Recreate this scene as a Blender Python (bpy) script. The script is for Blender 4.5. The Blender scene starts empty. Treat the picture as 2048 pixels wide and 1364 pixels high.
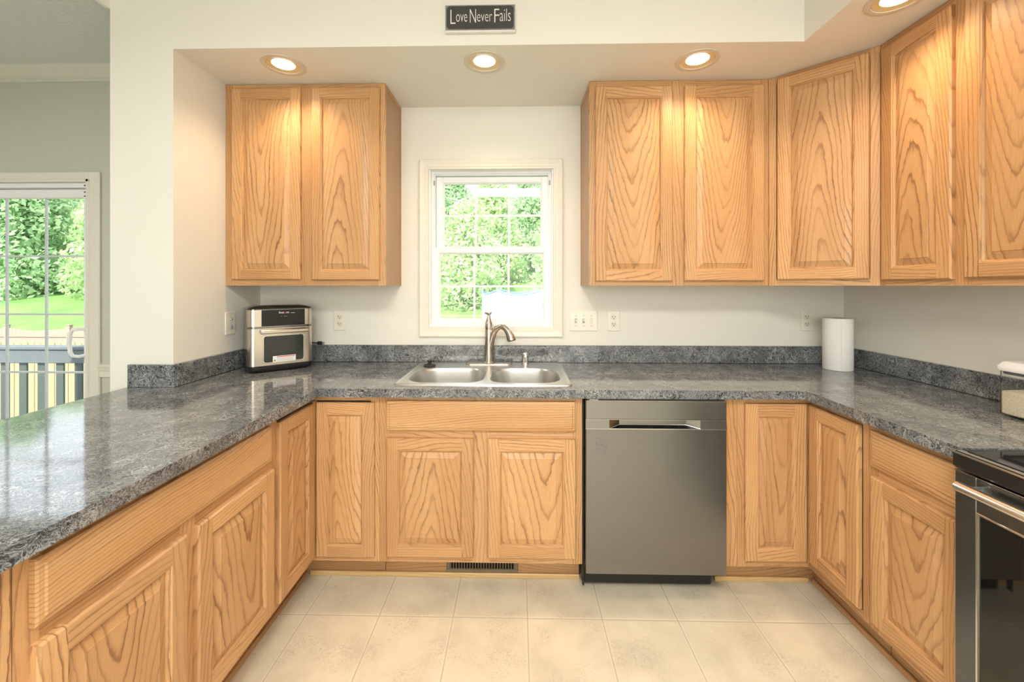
import bpy, bmesh, math, random
from mathutils import Vector, Matrix
from mathutils.geometry import tessellate_polygon

random.seed(7)
C = bpy.context.scene.collection
PI = math.pi

# ------------------------------------------------------------------ camera
cam_data = bpy.data.cameras.new('camera')
cam = bpy.data.objects.new('camera', cam_data)
C.objects.link(cam)
cam_data.sensor_width = 36.0
cam_data.lens = 823.465 / 2048 * 36.0
cam_data.shift_x = 0.0025
cam_data.shift_y = -(682 - 571.415) / 2048
cam_data.clip_start = 0.02
cam_data.clip_end = 300
cam.location = (0, -2.4664, 1.372)
cam.rotation_euler = (PI / 2, 0, 0.0208)
bpy.context.scene.camera = cam

# ------------------------------------------------------------------ world, sun, large lights, exposure
scene = bpy.context.scene
scene.view_settings.view_transform = 'Standard'
scene.view_settings.look = 'None'
scene.view_settings.exposure = 0.06
scene.view_settings.gamma = 1.0
scene.view_settings.use_curve_mapping = False
scene.cycles.use_denoising = True
scene.cycles.max_bounces = 10
scene.cycles.diffuse_bounces = 5
scene.cycles.transparent_max_bounces = 16
scene.cycles.sample_clamp_indirect = 6.0

world = bpy.data.worlds.new('sky')
scene.world = world
world.use_nodes = True
wn = world.node_tree.nodes
wn['Background'].inputs['Color'].default_value = (0.86, 0.93, 1.0, 1)
wn['Background'].inputs['Strength'].default_value = 3.0

sun_d = bpy.data.lights.new('sun', 'SUN')
sun_d.energy = 11.0
sun_d.angle = 0.02
sun_d.color = (1.0, 0.95, 0.84)
sun = bpy.data.objects.new('sun', sun_d)
C.objects.link(sun)
sun.rotation_euler = (math.radians(50), 0, math.radians(-18))


def area_light(name, loc, rot, sx, sy, power, color, spread=180):
    d = bpy.data.lights.new(name, 'AREA')
    d.shape = 'RECTANGLE'
    d.size, d.size_y = sx, sy
    d.energy = power
    d.color = color
    d.spread = math.radians(spread)
    o = bpy.data.objects.new(name, d)
    C.objects.link(o)
    o.location = loc
    o.rotation_euler = rot
    return o


# area fill lights added out of view: rear, kitchen ceiling and dining ceiling
area_light('rear_fill_light', (-0.2, -4.72, 1.55), (PI / 2, 0, PI), 3.2, 1.7, 88, (0.93, 0.97, 1.0))  # frontal fill standing before the solid rear wall
area_light('ceiling_fill_light', (0.0, -2.7, 2.585), (0, 0, 0), 1.2, 0.5, 54, (1.0, 0.95, 0.87))
area_light('dining_fill_light', (-3.5, -2.3, 2.585), (0, 0, 0), 0.8, 0.4, 34, (0.97, 0.99, 0.97))  # added to brighten the dining walls and ceiling

DOWNLIGHT_W = 27.0
DOWNLIGHT_COL = (1.0, 0.72, 0.46)


# ------------------------------------------------------------------ mesh builder
class MB:
    def __init__(self):
        self.v, self.f, self.fm, self.fs, self.fg = [], [], [], [], []
        self.M = Matrix.Identity(4)
        self.mat = 0
        self.grain = None      # (along axis, across axis, depth axis, origin, offset vector, board vector)
        self.smooth = False

    def at(self, loc=(0, 0, 0), rz=0.0, rx=0.0, ry=0.0):
        self.M = Matrix.Translation(Vector(loc)) @ Matrix.Rotation(rz, 4, 'Z') @ Matrix.Rotation(ry, 4, 'Y') @ Matrix.Rotation(rx, 4, 'X')
        return self

    def poly(self, pts, smooth=None):
        i0 = len(self.v)
        P = [Vector(p) for p in pts]
        for p in P:
            self.v.append(self.M @ p)
        self.f.append(list(range(i0, i0 + len(P))))
        self.fm.append(self.mat)
        self.fs.append(self.smooth if smooth is None else smooth)
        if self.grain:
            al, ac, dp, o, off, brd = self.grain
            self.fg.append([((p - o).dot(ac) + off[0], (p - o).dot(dp) + off[1], (p - o).dot(al) + off[2]) for p in P] + [brd])
        else:
            self.fg.append(None)

    def convex(self, polys, smooth=None):
        c = Vector((0, 0, 0)); n = 0
        for p in polys:
            for q in p:
                c += Vector(q); n += 1
        c /= n
        for p in polys:
            p = [Vector(q) for q in p]
            nn = Vector((0, 0, 0))
            for i in range(len(p)):
                a, b = p[i], p[(i + 1) % len(p)]
                nn += Vector(((a.y - b.y) * (a.z + b.z), (a.z - b.z) * (a.x + b.x), (a.x - b.x) * (a.y + b.y)))
            fc = sum(p, Vector((0, 0, 0))) / len(p)
            if nn.dot(fc - c) < 0:
                p = p[::-1]
            self.poly(p, smooth)

    def box(self, x0, x1, y0, y1, z0, z1, c=0.0):
        if x0 > x1: x0, x1 = x1, x0
        if y0 > y1: y0, y1 = y1, y0
        if z0 > z1: z0, z1 = z1, z0
        c = min(c, (x1 - x0) * .45, (y1 - y0) * .45, (z1 - z0) * .45)
        X, Y, Z = (x0, x1), (y0, y1), (z0, z1)
        if c <= 0:
            p = lambda i, j, k: (X[i], Y[j], Z[k])
            self.convex([[p(0, 0, 0), p(1, 0, 0), p(1, 1, 0), p(0, 1, 0)], [p(0, 0, 1), p(1, 0, 1), p(1, 1, 1), p(0, 1, 1)],
                         [p(0, 0, 0), p(1, 0, 0), p(1, 0, 1), p(0, 0, 1)], [p(0, 1, 0), p(1, 1, 0), p(1, 1, 1), p(0, 1, 1)],
                         [p(0, 0, 0), p(0, 1, 0), p(0, 1, 1), p(0, 0, 1)], [p(1, 0, 0), p(1, 1, 0), p(1, 1, 1), p(1, 0, 1)]])
            return
        s = (1, -1)

        def q(i, j, k, ax):   # the corner's vertex lying on the face normal to axis ax
            r = [X[i] + s[i] * c, Y[j] + s[j] * c, Z[k] + s[k] * c]
            r[ax] = (X[i], Y[j], Z[k])[ax]
            return tuple(r)
        F = []
        for i in (0, 1):
            F.append([q(i, 0, 0, 0), q(i, 1, 0, 0), q(i, 1, 1, 0), q(i, 0, 1, 0)])
            F.append([q(0, i, 0, 1), q(1, i, 0, 1), q(1, i, 1, 1), q(0, i, 1, 1)])
            F.append([q(0, 0, i, 2), q(1, 0, i, 2), q(1, 1, i, 2), q(0, 1, i, 2)])
            for j in (0, 1):
                F.append([q(i, j, 0, 0), q(i, j, 1, 0), q(i, j, 1, 1), q(i, j, 0, 1)])
                F.append([q(i, 0, j, 0), q(i, 1, j, 0), q(i, 1, j, 2), q(i, 0, j, 2)])
                F.append([q(0, i, j, 1), q(1, i, j, 1), q(1, i, j, 2), q(0, i, j, 2)])
                for k in (0, 1):
                    F.append([q(i, j, k, 0), q(i, j, k, 1), q(i, j, k, 2)])
        self.convex(F)

    def prism(self, pts, d0, d1, axis='z', c=0.0):
        """closed outline extruded along an axis; pts are 2-D (x,y) for z, (x,z) for y, (y,z) for x"""
        def m(p, d):
            if axis == 'z': return (p[0], p[1], d)
            if axis == 'y': return (p[0], d, p[1])
            return (d, p[0], p[1])
        n = len(pts)
        area = sum(pts[i][0] * pts[(i + 1) % n][1] - pts[(i + 1) % n][0] * pts[i][1] for i in range(n))
        if area < 0: pts = pts[::-1]
        flip = (axis == 'y')
        tri = tessellate_polygon([[Vector((p[0], p[1], 0)) for p in pts]])
        for d, up in ((d0, False), (d1, True)):
            for t in tri:
                a = [pts[k] for k in t]
                ar = (a[1][0] - a[0][0]) * (a[2][1] - a[0][1]) - (a[2][0] - a[0][0]) * (a[1][1] - a[0][1])
                if (ar > 0) != (up != flip): a = a[::-1]
                self.poly([m(p, d) for p in a], False)
        for i in range(n):
            a, b = pts[i], pts[(i + 1) % n]
            w = [m(a, d0), m(b, d0), m(b, d1), m(a, d1)]
            self.poly(w[::-1] if flip else w)

    def loft(self, loops, cap0=True, cap1=True, closed=True):
        """bridge successive loops with the same vertex count"""
        n = len(loops[0])
        for a, b in zip(loops[:-1], loops[1:]):
            for i in range(n if closed else n - 1):
                j = (i + 1) % n
                self.poly([a[i], a[j], b[j], b[i]])
        if cap0: self.poly(list(loops[0])[::-1])
        if cap1: self.poly(loops[-1])

    def lathe(self, prof, seg=32, cap0=True, cap1=True):
        """prof: (r, z) from bottom to top"""
        L = [[(r * math.cos(2 * PI * k / seg), r * math.sin(2 * PI * k / seg), z) for k in range(seg)] for r, z in prof]
        s = self.smooth; self.smooth = True
        self.loft(L, cap0, cap1)
        self.smooth = s

    def tube(self, path, rad, seg=12, cap=True):
        P = [Vector(p) for p in path]
        if not hasattr(rad, '__len__'): rad = [rad] * len(P)
        loops = []
        up = None
        for i, p in enumerate(P):
            t = (P[min(i + 1, len(P) - 1)] - P[max(i - 1, 0)]).normalized()
            if up is None:
                up = Vector((0, 0, 1)) if abs(t.z) < .9 else Vector((0, 1, 0))
            a = t.cross(up)
            if a.length < 1e-4: a = t.cross(Vector((1, 0, 0)))
            a.normalize()
            b = a.cross(t).normalized()
            up = b
            loops.append([p + (a * math.cos(2 * PI * k / seg) + b * math.sin(2 * PI * k / seg)) * rad[i] for k in range(seg)])
        # orientation
        s = self.smooth; self.smooth = True
        loops = [l[::-1] for l in loops]
        self.loft(loops, cap, cap)
        self.smooth = s

    def build(self, name, mats, parent=None, sharp=35):
        if not isinstance(mats, (list, tuple)): mats = [mats]
        me = bpy.data.meshes.new(name)
        # merge verts inside one mesh only where coincident keeps smooth shading continuous
        me.from_pydata([tuple(v) for v in self.v], [], self.f)
        for m in mats: me.materials.append(m)
        me.polygons.foreach_set('material_index', self.fm)
        me.polygons.foreach_set('use_smooth', [bool(s) for s in self.fs])
        if any(g is not None for g in self.fg):
            ag = me.attributes.new('grain', 'FLOAT_VECTOR', 'CORNER')
            ab = me.attributes.new('board', 'FLOAT_VECTOR', 'CORNER')
            G, B = [], []
            for fc, g in zip(self.f, self.fg):
                for k in range(len(fc)):
                    if g is None:
                        G += [0, 0, 0]; B += [1, 8, 60]
                    else:
                        G += list(g[k]); B += list(g[-1])
            ag.data.foreach_set('vector', G)
            ab.data.foreach_set('vector', B)
        bm = bmesh.new()
        bm.from_mesh(me)
        bmesh.ops.remove_doubles(bm, verts=bm.verts, dist=1e-5)
        bm.to_mesh(me)
        bm.free()
        if any(self.fs):
            me.set_sharp_from_angle(angle=math.radians(sharp))
        me.update()
        o = bpy.data.objects.new(name, me)
        C.objects.link(o)
        if parent is not None: o.parent = parent
        return o


def thing(name, label, cat, loc=(0, 0, 0), rz=0.0, group=None):
    o = bpy.data.objects.new(name, None)
    o.empty_display_size = 0.1
    C.objects.link(o)
    o.location = loc
    o.rotation_euler = (0, 0, rz)
    o['label'] = label
    o['category'] = cat
    if group: o['group'] = group
    return o


def tag(o, label, cat, group=None, kind=None):
    o['label'] = label
    o['category'] = cat
    if group: o['group'] = group
    if kind: o['kind'] = kind
    return o


def struct(o, label=None, cat=None):
    o['kind'] = 'structure'
    if label: o['label'] = label
    if cat: o['category'] = cat
    return o


def struct_empty(name, label, cat):
    o = bpy.data.objects.new(name, None)
    C.objects.link(o)
    return struct(o, label, cat)


def rrect(x0, x1, y0, y1, r, n=6):
    """rounded rectangle, counter-clockwise; r one radius or four (x0y0, x1y0, x1y1, x0y1)"""
    R = r if hasattr(r, '__len__') else (r,) * 4
    out = []
    for (cx, cy, a0), q in zip(((x0, y0, PI), (x1, y0, 1.5 * PI), (x1, y1, 0), (x0, y1, .5 * PI)), R):
        ox = cx + (q if cx == x0 else -q)
        oy = cy + (q if cy == y0 else -q)
        for k in range(n + 1):
            a = a0 + .5 * PI * k / n
            out.append((ox + q * math.cos(a), oy + q * math.sin(a)))
    return out


def text_faces(mb, s, size, M, extrude=0.0006, sx=1.0, align='LEFT', shear=0.0, space=1.0, offset=0.0):
    cu = bpy.data.curves.new('lettering', 'FONT')
    cu.body = s
    cu.size = size
    cu.extrude = extrude
    cu.align_x = align
    cu.shear = shear
    cu.space_character = space
    cu.offset = offset
    cu.resolution_u = 4
    ob = bpy.data.objects.new('lettering', cu)
    C.objects.link(ob)
    dg = bpy.context.evaluated_depsgraph_get()
    me = bpy.data.meshes.new_from_object(ob.evaluated_get(dg))
    old = mb.M
    mb.M = old @ M @ Matrix.Diagonal((sx, 1, 1, 1))
    for p in me.polygons:
        mb.poly([me.vertices[i].co for i in p.vertices], False)
    mb.M = old
    bpy.data.objects.remove(ob)
    bpy.data.curves.remove(cu)
    bpy.data.meshes.remove(me)


FRONT = Matrix.Rotation(PI / 2, 4, 'X')      # text lying in XY stands up facing -Y


# ------------------------------------------------------------------ materials
def new_mat(name):
    m = bpy.data.materials.new(name)
    m.use_nodes = True
    nt = m.node_tree
    b = nt.nodes['Principled BSDF']
    return m, nt, b


def L(nt, a, b): nt.links.new(a, b)


def node(nt, t, **kw):
    n = nt.nodes.new(t)
    for k, v in kw.items():
        if k.startswith('i_'):
            n.inputs[int(k[2:]) if k[2:].isdigit() else k[2:].replace('_', ' ')].default_value = v
        else:
            setattr(n, k, v)
    return n


def math_n(nt, op, a, b=None, c=None):
    n = nt.nodes.new('ShaderNodeMath')
    n.operation = op
    for i, x in enumerate((a, b, c)):
        if x is None: continue
        if isinstance(x, (int, float)): n.inputs[i].default_value = x
        else: nt.links.new(x, n.inputs[i])
    return n.outputs[0]


def ramp(nt, fac, stops, interp='LINEAR'):
    n = nt.nodes.new('ShaderNodeValToRGB')
    n.color_ramp.interpolation = interp
    while len(n.color_ramp.elements) < len(stops): n.color_ramp.elements.new(0.5)
    for e, (p, col) in zip(n.color_ramp.elements, stops):
        e.position = p
        e.color = col if len(col) == 4 else (*col, 1)
    nt.links.new(fac, n.inputs['Fac'])
    return n.outputs['Color']


def mixc(nt, fac, a, b, blend='MIX'):
    n = nt.nodes.new('ShaderNodeMix')
    n.data_type = 'RGBA'
    n.blend_type = blend
    for s, x in ((n.inputs[0], fac), (n.inputs[6], a), (n.inputs[7], b)):
        if isinstance(x, (int, float)): s.default_value = x
        elif isinstance(x, tuple): s.default_value = x if len(x) == 4 else (*x, 1)
        else: nt.links.new(x, s)
    return n.outputs[2]


def noise(nt, vec, scale, detail=2.0, rough=0.5, dist=0.0, sc3=None):
    if sc3:
        mp = nt.nodes.new('ShaderNodeMapping')
        mp.inputs['Scale'].default_value = sc3
        nt.links.new(vec, mp.inputs['Vector'])
        vec = mp.outputs[0]
    n = nt.nodes.new('ShaderNodeTexNoise')
    n.inputs['Scale'].default_value = scale
    n.inputs['Detail'].default_value = detail
    n.inputs['Roughness'].default_value = rough
    n.inputs['Distortion'].default_value = dist
    nt.links.new(vec, n.inputs['Vector'])
    return n.outputs['Fac']


def bump(nt, b, height, strength, dist=0.001):
    n = nt.nodes.new('ShaderNodeBump')
    n.inputs['Strength'].default_value = strength
    n.inputs['Distance'].default_value = dist
    nt.links.new(height, n.inputs['Height'])
    nt.links.new(n.outputs[0], b.inputs['Normal'])


def plain(name, col, rough=0.5, metal=0.0, **kw):
    m, nt, b = new_mat(name)
    tc = node(nt, 'ShaderNodeTexCoord')
    n = noise(nt, tc.outputs['Object'], kw.pop('nscale', 30), 3)
    amt = kw.pop('vary', 0.04)
    c0 = tuple(max(0, x * (1 - amt)) for x in col)
    c1 = tuple(min(1, x * (1 + amt)) for x in col)
    L(nt, ramp(nt, n, [(0.3, c0), (0.7, c1)]), b.inputs['Base Color'])
    b.inputs['Roughness'].default_value = rough
    b.inputs['Metallic'].default_value = metal
    for k, v in kw.items():
        b.inputs[k.replace('_', ' ')].default_value = v
    return m


def wall_mat(name, col, bump_s=0.04):
    m, nt, b = new_mat(name)
    tc = node(nt, 'ShaderNodeTexCoord')
    n1 = noise(nt, tc.outputs['Object'], 1.6, 3)
    L(nt, ramp(nt, n1, [(0.3, tuple(x * .975 for x in col)), (0.7, col)]), b.inputs['Base Color'])
    b.inputs['Roughness'].default_value = 0.62
    n2 = noise(nt, tc.outputs['Object'], 260, 2)
    bump(nt, b, n2, bump_s, 0.002)
    return m


def wood_mat(name, light, mid, dark, rough=0.36):
    """oak: cathedral rings cut by the board's face; corner attributes carry (across, depth, along) and (tone, ring slope, pore)"""
    m, nt, b = new_mat(name)
    g = node(nt, 'ShaderNodeAttribute', attribute_name='grain').outputs['Vector']
    bd = node(nt, 'ShaderNodeAttribute', attribute_name='board').outputs['Vector']
    sg = node(nt, 'ShaderNodeSeparateXYZ'); L(nt, g, sg.inputs[0])
    sb = node(nt, 'ShaderNodeSeparateXYZ'); L(nt, bd, sb.inputs[0])
    a, d, l = sg.outputs[0], sg.outputs[1], sg.outputs[2]
    fq = sb.outputs[2]
    w0 = math_n(nt, 'SUBTRACT', noise(nt, g, 1.0, 1, 0.5, 0, (3.5, 3.5, 1.1)), 0.5)
    w1 = math_n(nt, 'SUBTRACT', noise(nt, g, 1.0, 2, 0.5, 0, (11, 11, 3.0)), 0.5)
    w2 = math_n(nt, 'SUBTRACT', noise(nt, g, 1.0, 3, 0.6, 0, (75, 75, 22)), 0.5)
    a2 = math_n(nt, 'ADD', a, math_n(nt, 'MULTIPLY', w0, 0.16))
    r = math_n(nt, 'SQRT', math_n(nt, 'ADD', math_n(nt, 'MULTIPLY', a2, a2), 0.0007))
    ph = math_n(nt, 'MULTIPLY', r, fq)
    ph = math_n(nt, 'ADD', ph, math_n(nt, 'MULTIPLY', l, sb.outputs[1]))
    ph = math_n(nt, 'ADD', ph, math_n(nt, 'MULTIPLY', w0, 2.6))
    ph = math_n(nt, 'ADD', ph, math_n(nt, 'MULTIPLY', w1, 1.7))
    ph = math_n(nt, 'ADD', ph, math_n(nt, 'MULTIPLY', w2, 0.55))
    fr = math_n(nt, 'FRACT', ph)
    ringc = ramp(nt, fr, [(0.0, (0.05,) * 3), (0.50, (0.02,) * 3), (0.70, (0.30,) * 3), (0.83, (0.95,) * 3), (0.90, (1,) * 3), (0.96, (0.1,) * 3)])
    amp = ramp(nt, noise(nt, g, 1.0, 2, 0.5, 0, (12, 12, 2.5)), [(0.3, (0.35,) * 3), (0.65, (1,) * 3)])
    wn = node(nt, 'ShaderNodeTexWhiteNoise', noise_dimensions='1D')
    L(nt, math_n(nt, 'FLOOR', ph), wn.inputs['W'])
    ring = math_n(nt, 'MULTIPLY', math_n(nt, 'MULTIPLY', ringc, amp), math_n(nt, 'MULTIPLY_ADD', wn.outputs['Value'], 0.55, 0.50))
    pores = ramp(nt, noise(nt, g, 1.0, 2, 0.6, 0, (420, 420, 22)), [(0.52, (0, 0, 0)), (0.70, (1,) * 3)])
    broad = noise(nt, g, 1.0, 2, 0.5, 0, (7, 7, 1.3))
    base = mixc(nt, ramp(nt, broad, [(0.3, (0,) * 3), (0.7, (1,) * 3)]), light, mid)
    col = mixc(nt, math_n(nt, 'MULTIPLY', ring, 0.92), base, dark)
    col = mixc(nt, math_n(nt, 'MULTIPLY', pores, 0.20), col, dark)
    tone = node(nt, 'ShaderNodeCombineXYZ')
    for k in range(3): L(nt, sb.outputs[0], tone.inputs[k])
    col = mixc(nt, 1.0, col, tone.outputs[0], 'MULTIPLY')
    L(nt, col, b.inputs['Base Color'])
    b.inputs['Roughness'].default_value = rough
    b.inputs['Specular IOR Level'].default_value = 0.45
    bump(nt, b, math_n(nt, 'ADD', math_n(nt, 'MULTIPLY', ring, -0.6), math_n(nt, 'MULTIPLY', pores, -0.4)), 0.12, 0.0006)
    return m


def laminate_mat(name):
    m, nt, b = new_mat(name)
    tc = node(nt, 'ShaderNodeTexCoord')
    o = tc.outputs['Object']
    warp = node(nt, 'ShaderNodeTexNoise')
    warp.inputs['Scale'].default_value = 14
    warp.inputs['Detail'].default_value = 3
    L(nt, o, warp.inputs['Vector'])
    add = node(nt, 'ShaderNodeVectorMath', operation='MULTIPLY_ADD')
    L(nt, warp.outputs['Color'], add.inputs[0])
    add.inputs[1].default_value = (0.11, 0.11, 0.11)
    L(nt, o, add.inputs[2])
    v = add.outputs[0]
    n1 = noise(nt, v, 9, 4, 0.6, 1.2)
    n2 = noise(nt, v, 34, 3, 0.55, 1.8)
    n3 = noise(nt, v, 62, 3, 0.6, 2.2)
    base = ramp(nt, n1, [(0.30, (0.018, 0.021, 0.026)), (0.46, (0.050, 0.056, 0.065)), (0.60, (0.098, 0.106, 0.118)), (0.74, (0.17, 0.178, 0.188))])
    v1 = math_n(nt, 'ABSOLUTE', math_n(nt, 'SUBTRACT', n2, 0.5))
    vein = ramp(nt, v1, [(0.0, (1,) * 3), (0.016, (0.8,) * 3), (0.045, (0,) * 3)])
    v2 = math_n(nt, 'ABSOLUTE', math_n(nt, 'SUBTRACT', n3, 0.47))
    vein2 = ramp(nt, v2, [(0.0, (1,) * 3), (0.03, (0.4,) * 3), (0.06, (0,) * 3)])
    dark = ramp(nt, n3, [(0.56, (0,) * 3), (0.68, (1,) * 3)])
    gate = ramp(nt, noise(nt, o, 11, 2), [(0.38, (0.15,) * 3), (0.62, (1,) * 3)])
    col = mixc(nt, math_n(nt, 'MULTIPLY', dark, 0.7), base, (0.016, 0.018, 0.022))
    col = mixc(nt, math_n(nt, 'MULTIPLY', math_n(nt, 'MULTIPLY', vein, gate), 0.85), col, (0.46, 0.48, 0.49))
    col = mixc(nt, math_n(nt, 'MULTIPLY', vein2, 0.70), col, (0.38, 0.40, 0.42))
    L(nt, col, b.inputs['Base Color'])
    b.inputs['Roughness'].default_value = 0.075
    b.inputs['Specular IOR Level'].default_value = 0.65
    bump(nt, b, n2, 0.035, 0.0008)
    return m


def floor_mat(name, size, ox, oy):
    m, nt, b = new_mat(name)
    tc = node(nt, 'ShaderNodeTexCoord')
    o = tc.outputs['Object']
    s = node(nt, 'ShaderNodeSeparateXYZ'); L(nt, o, s.inputs[0])

    def grid(x, off):
        f = math_n(nt, 'FRACT', math_n(nt, 'DIVIDE', math_n(nt, 'ADD', x, 50 * size - off), size))
        return math_n(nt, 'ABSOLUTE', math_n(nt, 'SUBTRACT', f, 0.5))      # .5 on the joint
    gmax = math_n(nt, 'MAXIMUM', grid(s.outputs[0], ox), grid(s.outputs[1], oy))
    joint = ramp(nt, gmax, [(0.4890, (0,) * 3), (0.4940, (1,) * 3)])
    edge = ramp(nt, gmax, [(0.470, (0,) * 3), (0.486, (1,) * 3)])
    n1 = noise(nt, o, 5, 4, 0.55)
    n2 = noise(nt, o, 34, 4, 0.6, 2.5)
    n3 = noise(nt, o, 70, 2, 0.5, 3.0)
    base = ramp(nt, n1, [(0.30, (0.60, 0.545, 0.435)), (0.55, (0.70, 0.64, 0.51)), (0.75, (0.76, 0.70, 0.57))])
    sq = ramp(nt, math_n(nt, 'ABSOLUTE', math_n(nt, 'SUBTRACT', n2, 0.5)), [(0, (1,) * 3), (0.03, (0,) * 3)])
    gate = ramp(nt, noise(nt, o, 7, 2), [(0.45, (0,) * 3), (0.62, (1,) * 3)])
    col = mixc(nt, math_n(nt, 'MULTIPLY', math_n(nt, 'MULTIPLY', sq, gate), 0.55), base, (0.30, 0.27, 0.22))
    col = mixc(nt, math_n(nt, 'MULTIPLY', edge, 0.30), col, (0.86, 0.81, 0.70))
    col = mixc(nt, math_n(nt, 'MULTIPLY', joint, 0.80), col, (0.44, 0.395, 0.305))
    L(nt, col, b.inputs['Base Color'])
    b.inputs['Roughness'].default_value = 0.34
    h = math_n(nt, 'SUBTRACT', math_n(nt, 'MULTIPLY', n3, 0.25), math_n(nt, 'MULTIPLY', edge, 0.6))
    h = math_n(nt, 'SUBTRACT', h, math_n(nt, 'MULTIPLY', math_n(nt, 'MULTIPLY', sq, gate), 0.4))
    bump(nt, b, h, 0.35, 0.0015)
    return m


def brushed(name, col, rough=0.3, axis=2, streak=0.06, aniso=0.0):
    """brushed metal; axis = the direction the brush marks run"""
    m, nt, b = new_mat(name)
    tc = node(nt, 'ShaderNodeTexCoord')
    sc = [500, 500, 500]
    sc[axis] = 4
    n = noise(nt, tc.outputs['Object'], 1.0, 2, 0.5, 0, tuple(sc))
    L(nt, ramp(nt, n, [(0.25, tuple(x * (1 - streak) for x in col)), (0.75, tuple(min(1, x * (1 + streak)) for x in col))]), b.inputs['Base Color'])
    b.inputs['Metallic'].default_value = 1.0
    L(nt, math_n(nt, 'MULTIPLY_ADD', n, 0.04, rough - 0.02), b.inputs['Roughness'])
    return m


def glass_thin(name, tint=(1, 1, 1), refl=0.06, rough=0.0):
    m = bpy.data.materials.new(name)
    m.use_nodes = True
    nt = m.node_tree
    nt.nodes.remove(nt.nodes['Principled BSDF'])
    out = nt.nodes['Material Output']
    t = node(nt, 'ShaderNodeBsdfTransparent'); t.inputs[0].default_value = (*tint, 1)
    g = node(nt, 'ShaderNodeBsdfGlossy'); g.inputs['Roughness'].default_value = rough
    lw = node(nt, 'ShaderNodeLayerWeight'); lw.inputs['Blend'].default_value = 0.12
    mx = node(nt, 'ShaderNodeMixShader')
    f = math_n(nt, 'MULTIPLY_ADD', lw.outputs['Fresnel'], 0.8, refl * .3)
    L(nt, f, mx.inputs[0]); L(nt, t.outputs[0], mx.inputs[1]); L(nt, g.outputs[0], mx.inputs[2])
    L(nt, mx.outputs[0], out.inputs[0])
    return m


def emit(name, col, strength):
    m, nt, b = new_mat(name)
    b.inputs['Base Color'].default_value = (0.9, 0.9, 0.85, 1)
    b.inputs['Emission Color'].default_value = (*col, 1)
    b.inputs['Emission Strength'].default_value = strength
    return m


def leaf_mat(name, c0, c1):
    m, nt, b = new_mat(name)
    oi = node(nt, 'ShaderNodeObjectInfo')
    tc = node(nt, 'ShaderNodeTexCoord')
    n = noise(nt, tc.outputs['Object'], 1.3, 3)
    f = math_n(nt, 'ADD', math_n(nt, 'MULTIPLY', n, 0.8), math_n(nt, 'MULTIPLY', oi.outputs['Random'], 0.25))
    L(nt, ramp(nt, f, [(0.3, c0), (0.75, c1)]), b.inputs['Base Color'])
    b.inputs['Roughness'].default_value = 0.55
    tr = node(nt, 'ShaderNodeBsdfTranslucent')
    tr.inputs[0].default_value = (*[x * 1.1 for x in c1], 1)
    mx = node(nt, 'ShaderNodeMixShader'); mx.inputs[0].default_value = 0.45
    L(nt, b.outputs[0], mx.inputs[1]); L(nt, tr.outputs[0], mx.inputs[2])
    L(nt, mx.outputs[0], nt.nodes['Material Output'].inputs[0])
    return m


WALL = wall_mat('cream_wall_paint', (0.80, 0.785, 0.725))
WALL_D = wall_mat('sage_grey_wall_paint', (0.56, 0.575, 0.49))
CEIL = wall_mat('ceiling_paint', (0.80, 0.785, 0.74), 0.05)
m, nt, b = new_mat('textured_ceiling_paint')
tc = node(nt, 'ShaderNodeTexCoord')
b.inputs['Base Color'].default_value = (0.72, 0.74, 0.71, 1)
b.inputs['Roughness'].default_value = 0.7
bump(nt, b, noise(nt, tc.outputs['Object'], 1, 3, .6, 2.0, (26, 60, 26)), 0.6, 0.012)
CEIL_T = m
TRIMW = plain('cream_gloss_trim_paint', (0.76, 0.73, 0.655), 0.35, vary=0.01)
VINYL = plain('white_vinyl', (0.84, 0.85, 0.87), 0.35, vary=0.01)
OAK = wood_mat('honey_oak', (0.64, 0.385, 0.188), (0.545, 0.295, 0.130), (0.215, 0.092, 0.034))
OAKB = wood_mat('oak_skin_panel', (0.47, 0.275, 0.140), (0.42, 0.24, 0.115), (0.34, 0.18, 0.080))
PINE = wood_mat('pale_shoe_strip_wood', (0.66, 0.46, 0.22), (0.60, 0.40, 0.18), (0.42, 0.26, 0.10))
LAM = laminate_mat('charcoal_marbled_laminate')
FLOOR = floor_mat('cream_vinyl_tile', 0.3075, -0.8834, -0.7678)
STEEL = brushed('brushed_stainless', (0.62, 0.61, 0.59), 0.26, 0)
SINKM = brushed('sink_steel', (0.70, 0.69, 0.67), 0.30, 0, 0.03)
DWM = brushed('dark_brushed_stainless', (0.245, 0.245, 0.245), 0.26, 0, 0.015)
DWM2 = brushed('dark_stainless_strip', (0.29, 0.29, 0.285), 0.26, 0, 0.015)
RANGEM = brushed('range_black_stainless', (0.165, 0.18, 0.20), 0.28, 1, 0.04)
NICKEL = brushed('brushed_nickel', (0.55, 0.495, 0.43), 0.22, 2, 0.03)
CHROME = plain('polished_chrome', (0.80, 0.79, 0.77), 0.06, 1.0, vary=0.01)
BRIGHT = plain('bright_metal_edge', (0.78, 0.76, 0.73), 0.2, 1.0, vary=0.01)
ROSE = brushed('warm_stainless', (0.60, 0.54, 0.475), 0.22, 2, 0.04)
BLACK = plain('black_plastic', (0.012, 0.012, 0.013), 0.32)
BLACKG = plain('black_glass', (0.006, 0.006, 0.007), 0.04, 0.0, Specular_IOR_Level=0.35)
RUBBER = plain('black_rubber', (0.02, 0.02, 0.02), 0.6)
DARK = plain('dark_void', (0.004, 0.004, 0.004), 0.9)
PLATE = plain('ivory_wall_plate', (0.82, 0.79, 0.71), 0.3, vary=0.01)
PLATE2 = plain('ivory_receptacle', (0.76, 0.72, 0.62), 0.3, vary=0.01)
WHITEP = plain('white_plastic', (0.86, 0.86, 0.88), 0.25, vary=0.01)
GASKET = plain('grey_gasket', (0.16, 0.16, 0.19), 0.4)
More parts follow.
